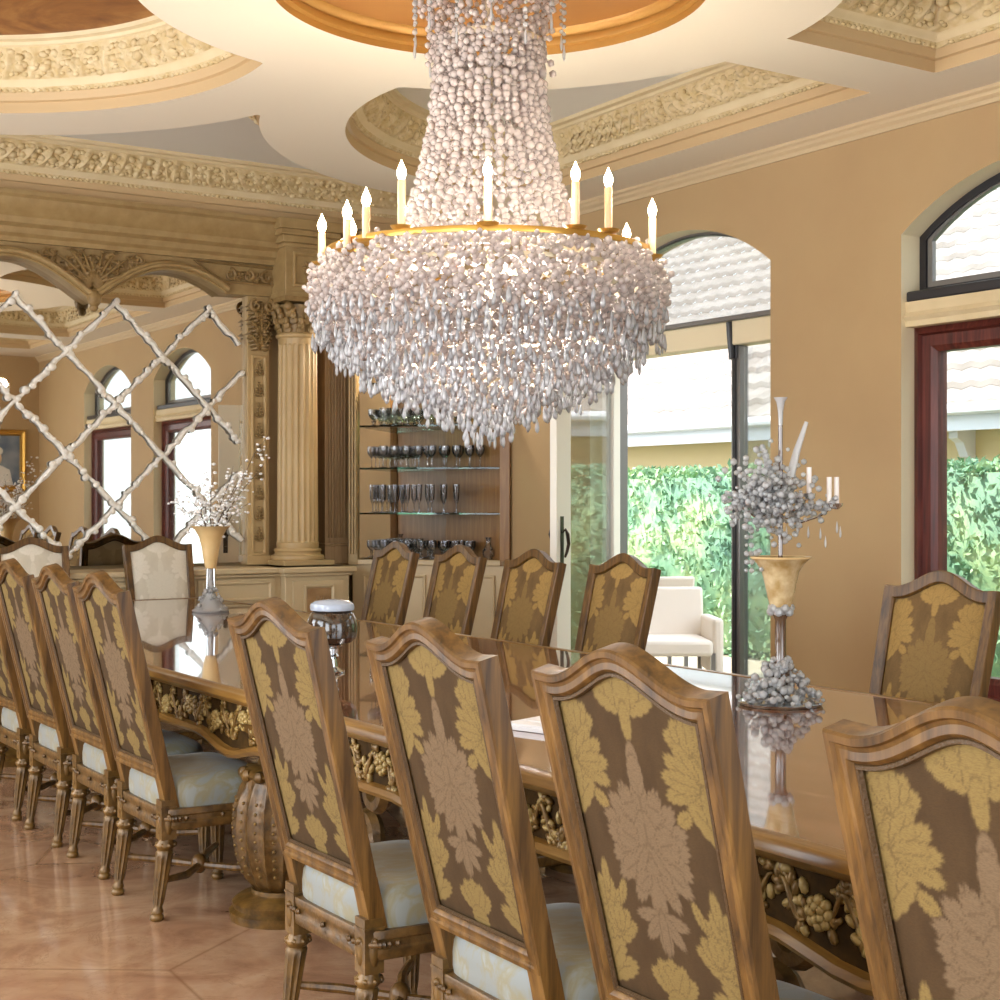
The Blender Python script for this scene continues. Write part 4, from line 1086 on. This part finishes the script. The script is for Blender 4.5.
# angles measured in the room: view direction from chandelier to camera is about -123 degrees
base = atan2(-.839, -.545)
def cpx(px, back=False, r=.64, z=2.375, h=.155):   # lateral offset in units of the ring radius
    a = math.asin(max(-1, min(1, px/r))); candle(base+(pi-a if back else a), r, z, h)
for off, r, z, h in ((-.645, .66, 2.315, .12), (-.52, .66, 2.32, .115), (-.445, .64, 2.345, .125), (-.31, .63, 2.38, .17), (0, .635, 2.375, .165), (.315, .63, 2.38, .165), (.44, .63, 2.385, .16), (.625, .66, 2.33, .15)): cpx(off, False, r, z, h)
for off, r, z, h in ((-.57, .64, 2.37, .13), (-.37, .6, 2.46, .15), (-.15, .6, 2.4, .12), (.15, .6, 2.4, .12), (.345, .6, 2.47, .15), (.57, .64, 2.36, .12)): cpx(off, True, r, z, h)

# ---------------------------------------------------------------- things on the table
def trumpet(b, prof, c=(0, 0, 0), seg=36, mi=0): b.lathe(prof, seg, c, mi=mi, cap=False)
def crystal_base(t, w, h, n, name='crystal_base'):
    q = []; s = []
    for i in range(n):
        z = random.random(); r = w*(1-z)**.8+.02; a = random.uniform(0, 2*pi); rr = r*sqrt(random.random())
        q.append((rr*cos(a), rr*sin(a), .012+z*h)); s.append(random.uniform(.006, .0155))
    npobj(name, [scatter(ICO1, q, s)], 'crystal_clear', t, smooth=False, kind='stuff')
ca = thing('crystal_candelabra', 'cream trumpet vase with crystal branches and candles on the table at right', 'candelabra', (3.22, 3.37, TZ+.001))
b = MB(); b.lathe([(.001, 0), (.125, 0), (.13, .008), (.11, .016), (.06, .024), (.03, .04), (.001, .04)], 40); b.obj('foot_plate', 'silver', ca)
crystal_base(ca, .12, .13, 260)
b = MB(); b.lathe([(.02, .05), (.03, .09), (.022, .13), (.017, .15), (.017, .26), (.024, .275), (.017, .29)], 20); b.obj('stem', 'stem_brown', ca)
b = MB()
for k in range(10): a = 2*pi*k/10; b.ball((.03*cos(a), .03*sin(a), .285+.012*(k % 2)), .014, (1, 1, 1), 7, 5)
b.ball((0, 0, .285), .026); b.obj('crystal_knop', 'crystal_clear', ca, smooth=False)
b = MB(); trumpet(b, [(.001, .295), (.032, .3), (.04, .33), (.048, .37), (.058, .41), (.078, .44), (.092, .452), (.089, .448), (.07, .43), (.05, .4), (.03, .33), (.001, .31)]); b.obj('trumpet_vase', 'cream_glass', ca)
b = MB(); b.lathe([(.088, .4525), (.094, .455), (.092, .449), (.086, .449)], 40, cap=False); b.obj('vase_rim', 'cream_plain', ca)
b = MB(); b.tube([(0, 0, .33), (0, 0, .86)], .007, 8); b.obj('upright_rod', 'stem_brown', ca)
RV = Vector((.839, -.545, 0)); FV = Vector((.545, .839, 0))
def cpt(x, y, z): p = RV*x+FV*y; return (p.x, p.y, z)
b = MB(); b.lathe([(.006, .84), (.008, .9), (.013, .93), (.022, .945), (.018, .944), (.008, .92), (.001, .91)], 12); b.obj('glass_finial', 'crystal_clear', ca)
b = MB(); b.tube([cpt(.03, 0, .7), cpt(.05, 0, .78), cpt(.08, 0, .87)], [.014, .011, .006], 8); b.obj('glass_spike', 'crystal_clear', ca)
q = []; s = []
for i in range(470):
    a = random.gauss(0, .058); y = random.gauss(0, .05); z = random.gauss(.635, .052); q.append(cpt(a-.03, y, z)); s.append(random.uniform(.006, .013))
for i in range(70):
    t = random.random(); q.append(cpt(-.04-.13*t, random.gauss(0, .02), .65+.03*t-.06*t*t+random.gauss(0, .015))); s.append(random.uniform(.006, .012))
for i in range(60):
    t = random.random(); q.append(cpt(.04+.13*t, random.gauss(0, .012), .60-.01*t+.03*t*t+random.gauss(0, .012))); s.append(random.uniform(.006, .011))
for i in range(40):
    t = random.random(); q.append(cpt(-.03-.03*t, random.gauss(0, .015), .72+.08*t)); s.append(random.uniform(.006, .011))
npobj('crystal_blossoms', [scatter(ICO1, q, s)], 'crystal_clear', ca, smooth=False, kind='stuff')
b = MB(); b.tube([cpt(.0, 0, .58), cpt(.06, 0, .56), cpt(.12, 0, .58), cpt(.165, 0, .615)], .005, 6); b.tube([cpt(.0, 0, .6), cpt(.05, 0, .6), cpt(.085, 0, .64)], .005, 6); b.tube([cpt(.0, .01, .59), cpt(-.08, .01, .58), cpt(-.15, .0, .63)], .005, 6); b.obj('arm', 'silver', ca)
for x, y, z, h in ((.088, 0, .645, .085), (.15, .0, .615, .085), (.176, .015, .615, .085)):
    b = MB(); b.lathe([(.001, 0), (.008, 0), (.008, h), (.001, h)], 12); c = b.obj('candle', 'candle_white', ca, loc=cpt(x, y, z))
    b = MB(); b.lathe([(.006, -.015), (.018, -.004), (.02, .004), (.008, .0), (.001, .0)], 16); b.obj('candle_cup', 'silver', c)
for x, z in ((.05, .54), (.083, .53), (.125, .525), (.14, .50), (.172, .545), (.185, .53), (-.14, .57), (.02, .53)):
    v1 = scatter(DRP, [cpt(x, random.uniform(-.02, .02), z)], [[.009, .009, .02]]); npobj('crystal_drop', [v1], 'crystal_clear', ca, smooth=False)
for x in (-.105, -.09):
    q = [cpt(x, random.uniform(-.01, .01), .62-.026*i) for i in range(9)]; npobj('hanging_beads', [scatter(ICO1, q, rng.uniform(.006, .011, len(q)))], 'crystal_clear', ca, smooth=False)

def blossom_branch(t, pts, rad=.004):
    b = MB(); b.tube(pts, [rad*(1-.7*i/(len(pts)-1)) for i in range(len(pts))], 6); return b.obj('branch', 'twig', t)
fv = thing('flower_vase', 'cream trumpet vase of white blossom twigs at the far table end', 'vase', (3.19, 7.9, TZ+.001))
b = MB(); b.lathe([(.001, 0), (.1, 0), (.105, .01), (.09, .02), (.06, .05), (.03, .09), (.014, .12), (.012, .16), (.02, .18), (.012, .2), (.012, .24), (.001, .24)], 30); b.obj('glass_foot', 'crystal_clear', fv)
b = MB()
for s in (-1, 1): b.tube([cpt(s*.022, 0, .12), cpt(s*.018, 0, .25)], .006, 8)
b.obj('stem', 'silver', fv)
crystal_base(fv, .1, .13, 60)
b = MB(); trumpet(b, [(.001, .24), (.03, .245), (.04, .29), (.05, .36), (.065, .42), (.09, .465), (.112, .482), (.108, .478), (.08, .455), (.055, .41), (.035, .3), (.001, .26)]); b.obj('trumpet_vase', 'cream_plain', fv)
q = []; s = []
for i, (dx, dy, dz) in enumerate(((.30, .03, .44), (.22, -.06, .40), (.12, .08, .42), (.02, -.04, .40), (-.06, .05, .36), (-.16, -.05, .34), (-.24, .04, .24), (.14, .0, .26), (.32, -.02, .58), (-.1, .02, .28), (.2, .06, .22))):
    pts = []
    for k in range(7):
        u = k/6; pts.append(cpt(dx*u**1.2+random.uniform(-.01, .01), dy*u, .40+dz*u+random.uniform(-.01, .01)))
    blossom_branch(fv, pts)
    for k in range(34):
        u = random.uniform(.25, 1); p = cpt(dx*u**1.2+random.gauss(0, .025), dy*u+random.gauss(0, .02), .40+dz*u+random.gauss(0, .025)); q.append(p); s.append(random.uniform(.006, .014))
s = np.array(s); npobj('blossoms', [scatter(ICO1, q, np.stack([s, s, s*.7], 1))], 'blossom', fv, kind='stuff')

lb = thing('lidded_bowl', 'dark glossy bowl with pale blue lid standing on the table', 'bowl', (2.44, 4.88, TZ+.001))
b = MB(); b.lathe([(.001, .0), (.045, .0), (.047, .006), (.03, .014), (.02, .022), (.018, .05), (.026, .06), (.02, .07), (.022, .088), (.034, .098), (.05, .104)], 28); b.obj('silver_stand', 'silver', lb)
b = MB(); b.lathe([(.03, .104), (.07, .11), (.09, .13), (.094, .16), (.09, .19), (.08, .215), (.07, .224)], 36); b.obj('bowl_body', 'bowl_dark', lb)
b = MB(); b.lathe([(.072, .225), (.08, .228), (.082, .24), (.078, .252), (.06, .262), (.03, .266), (.001, .267)], 36); b.obj('lid', 'lid_white', lb)

b = MB(); b.box(-.1, .1, -.14, .14, 0, .012); b.box(-.095, .1, -.135, .135, .012, .018); b.box(-.04, .13, -.1, .11, .018, .021)
o = b.obj('open_booklet', 'paper', bevel=.001); o.location = (2.37, 3.32, TZ+.001); o.rotation_euler = (0, 0, .3); tag(o, 'white papers lying on the table between two near chairs', 'papers')
# ---------------------------------------------------------------- outside
GZ = -.05
o = MB().box(XR+.26, 30, -12, 30, GZ-.1, GZ).obj('terrace_ground', 'terrace_stone', smooth=False); o['kind'] = 'structure'
def leaf_mass(name, mats, c, size, n, ls, parent=None, core=True, kind=None, ellip=False):
    lv = np.array([[0, -1, 0], [.45, -.1, .08], [0, 1, 0], [-.45, -.1, .08]], float); lf = np.array([[0, 1, 2, 3]])
    if ellip:
        d = rng.normal(size=(n, 3)); d /= np.linalg.norm(d, axis=1)[:, None]; p = d*(rng.uniform(.55, 1, n)[:, None])*size/2
    else:
        p = rng.uniform(-.5, .5, (n, 3)); ax = rng.integers(0, 3, n); sg = np.sign(rng.uniform(-1, 1, n)); 
        sel = rng.random(n) < .85; p[np.arange(n)[sel], ax[sel]] = (sg*.5*(1+rng.normal(0, .03, n)))[sel]; p = p*size
    p = p+np.array(c)
    R = rng.normal(size=(n, 3, 3)); q, _ = np.linalg.qr(R); s = rng.uniform(.7, 1.3, n)*ls
    V = np.einsum('nij,kj->nki', q, lv)*s[:, None, None]+p[:, None, :]
    F = lf[None]+(np.arange(n)*4)[:, None, None]
    parts = [(V.reshape(-1, 3), F.reshape(-1, 4))]
    if core and not ellip:
        b = MB(); sx, sy, sz = np.array(size)/2*.93; b.box(c[0]-sx, c[0]+sx, c[1]-sy, c[1]+sy, c[2]-sz, c[2]+sz); parts.append((np.array(b.v), np.array(b.f)))
    return npobj(name, parts, [mats]*1 if len(parts) == 1 else [mats, mats], parent, smooth=False, kind=kind)
o = leaf_mass('hedge', 'leaf_green', (9.7, 8.5, .82), (.9, 22, 1.7), 90000, .04)
tag(o, 'clipped bright green hedge running outside the windows', 'hedge')
hs = thing('neighbour_house', 'neighbouring cream house with pale tiled roof beyond the hedge', 'house', (11.2, 9, GZ))
b = MB(); b.box(0, 5, -14, 16, 0, 2.3)
b.obj('house_wall', 'house_wall', hs, smooth=False)
b = MB(); b.box(-.35, 0, -14, 16, 2.12, 2.16); b.box(-.38, -.33, -14, 16, 2.08, 2.3); b.obj('fascia_board', 'fascia', hs)
b = MB(); b.tube([(-.43, -14, 2.27), (-.43, 16, 2.27)], .055, 10); b.obj('gutter', 'fascia', hs)
for y in (-6.5, -4.7, -2.4, .2, 2.6):
    b = MB(); b.prism([(0, 2.1), (-.25, 2.1), (-.25, 2.02), (-.17, 1.98), (-.1, 1.85), (0, 1.8)], lambda x, z, h: (x, y+h, z), -.05, .05); b.obj('eave_bracket', 'fascia', hs)
b = MB(); n = 19
for i in range(n):   # tile courses
    x0 = -.42+i*.27; z0 = 2.31+i*.205; x1 = x0+.31; z1 = z0+.205*.98
    R = []
    for y in np.arange(-14, 16.01, .11):
        bmp = .018*sin(y*2*pi/.22); R.append([(x0, y, z0-.03+bmp), (x0, y, z0+.03+bmp), (x1, y, z1-.01+bmp), (x1, y, z1-.05+bmp)])
    b.rings(R)
b.obj('roof', 'roof_tile', hs, smooth=False)
# patio armchairs beyond the french doors
def patio(loc, rz, lab):
    t = thing('patio_armchair', lab, 'chair', loc, rz)
    b = MB(); b.hexa([(-.30, -.28, .40), (.30, -.28, .40), (.30, -.2, .40), (-.30, -.2, .40)], [(-.31, -.38, .82), (.31, -.38, .82), (.31, -.32, .82), (-.31, -.32, .82)]); b.obj('backrest', 'patio_fabric', t, bevel=.02)
    b = MB(); b.box(-.27, .27, -.24, .3, .34, .46); b.obj('seat_cushion', 'patio_fabric', t, bevel=.03)
    for s in (-1, 1):
        b = MB(); b.box(s*.31-.04, s*.31+.04, -.22, .26, .2, .62); b.obj('armrest', 'patio_fabric', t, bevel=.03, seg=3)
    for x in (-.27, .27):
        for y in (-.24, .26): b = MB(); b.box(x-.015, x+.015, y-.015, y+.015, GZ+.0, .36); b.obj('leg', 'grey_metal', t)
    return t
patio((7.25, 9.1, 0), radians(-25), 'cream outdoor armchair with tall back outside the french doors')
patio((6.75, 8.2, 0), radians(150), 'lower cream outdoor armchair nearer the french doors, back to the table').scale = (1, 1, .93)
# bare branching trees behind the roof
def tree(x, y, h, lab, seed):
    r = random.Random(seed); t = thing('tree', lab, 'tree', (x, y, GZ)); b = MB()
    def br(p, d, L, w, dep):
        pts = [p]; q = Vector(p)
        for i in range(4): d = (d+Vector((r.uniform(-.2, .2), r.uniform(-.2, .2), r.uniform(-.05, .15)))).normalized(); q = q+d*L/4; pts.append(tuple(q))
        b.tube(pts, [w*(1-.1*i) for i in range(5)], 6)
        if dep: 
            for k in range(3): br(pts[-1-(k % 2)], (d+Vector((r.uniform(-.8, .8), r.uniform(-.8, .8), r.uniform(-.1, .5)))).normalized(), L*.72, w*.58, dep-1)
    br((0, 0, 0), Vector((0, 0, 1)), h*.4, .12, 4); b.obj('trunk', 'bark', t)
    leaf_mass('crown', 'leaf_green', (0, 0, h*.92), np.array((3.5, 3.5, 2.4)), 1600, .07, t, False, ellip=True)
tree(18.5, 14.5, 6.2, 'thin branching tree beyond the roof, seen through the french door arch', 3)
tree(19.5, 8.0, 6.4, 'thin branching tree beyond the roof, seen through the right window arch', 5)

# ---------------------------------------------------------------- light
w = bpy.data.worlds.new('World'); SC.world = w; w.use_nodes = True; nt = w.node_tree; nt.nodes.clear()
ou = nt.nodes.new('ShaderNodeOutputWorld'); bg = nt.nodes.new('ShaderNodeBackground'); sk = nt.nodes.new('ShaderNodeTexSky')
sk.sky_type = 'HOSEK_WILKIE'; sk.turbidity = 4; sk.ground_albedo = .5; sk.sun_direction = (-.5, .25, .8)
mx = nt.nodes.new('ShaderNodeMix'); mx.data_type = 'RGBA'
ii = {i.identifier: i for i in mx.inputs}; ii['Factor_Float'].default_value = .65; nt.links.new(sk.outputs[0], ii['A_Color']); ii['B_Color'].default_value = (.86, .93, 1, 1)
nt.links.new([o for o in mx.outputs if o.identifier == 'Result_Color'][0], bg.inputs[0]); nt.links.new(bg.outputs[0], ou.inputs[0]); bg.inputs[1].default_value = 4.8
def light(name, typ, loc, energy, col=(1, 1, 1), size=.1, aim=None, sy=None):
    l = bpy.data.lights.new(name, typ); l.energy = energy; l.color = col
    if typ == 'AREA':
        l.size = size
        if sy: l.shape = 'RECTANGLE'; l.size_y = sy
    elif typ == 'SUN': l.angle = radians(1)
    else: l.shadow_soft_size = size
    o = bpy.data.objects.new(name, l); COL.objects.link(o); o.location = loc
    if aim is not None: o.rotation_euler = (Vector(aim)-Vector(loc)).to_track_quat('-Z', 'Y').to_euler()
    return o
light('sun', 'SUN', (0, 0, 10), 7.5, (1, .96, .9), aim=(6, -3, 0))
day = (.93, .97, 1.0)
for y in (1.3, 4.5, 7.7): light('left_fill', 'AREA', (XL-.3, y, 1.6), 85, day, 2.2, (XL+3, y, 2.5), 2.5)  # added fill lamps behind the invented left openings
for x, w_ in ((.15, 2.0), (3.1, 2.2)): light('back_fill', 'AREA', (x, YB-.35, 1.5), 26, day, w_, (x, 3, 2.6), 2.5)  # weaker added fill from behind the camera, through invented openings
for y0, y1, _ in OPEN: light('window_portal', 'AREA', (XR+.28, (y0+y1)/2, 1.6), 1, day, 1.8, (XR-3, (y0+y1)/2, 1.6), 3.2).data.cycles.is_portal = True
light('cabinet_fill', 'POINT', (mid[0]+.05, mid[1]+.12, 2.55), 45, (1, .88, .7), .03)  # added fill without a fixture, brightens shelves and glassware
warm = (1, .87, .7)
for k in range(6):
    a = 2*pi*k/6; light('candle_light', 'POINT', (CX+.74*cos(a), CY+.74*sin(a), 2.56), 9, warm, .05)
light('crown_light', 'POINT', (CX, CY, 3.62), 5, (1, .78, .55), .06)
light('basket_light', 'POINT', (CX, CY, 2.15), 48, (1, .93, .88), .1)
# ---------------------------------------------------------------- camera
cam = bpy.data.cameras.new('camera'); cam.lens = 53.5; cam.sensor_width = 36; cam.clip_start = .05; cam.clip_end = 200
co = bpy.data.objects.new('camera', cam); COL.objects.link(co); co.location = (0, 0, 1.4); co.rotation_euler = (radians(90), 0, -atan2(.545, .839)); SC.camera = co
SC.view_settings.view_transform = 'Standard'; SC.view_settings.look = 'None'; SC.view_settings.gamma = 1; SC.view_settings.exposure = .12
SC.view_settings.use_curve_mapping = False
cy = SC.cycles; cy.max_bounces = 8; cy.diffuse_bounces = 4; cy.glossy_bounces = 5; cy.transparent_max_bounces = 24; cy.transmission_bounces = 4
cy.caustics_reflective = False; cy.caustics_refractive = False; cy.sample_clamp_indirect = 6; cy.use_denoising = True
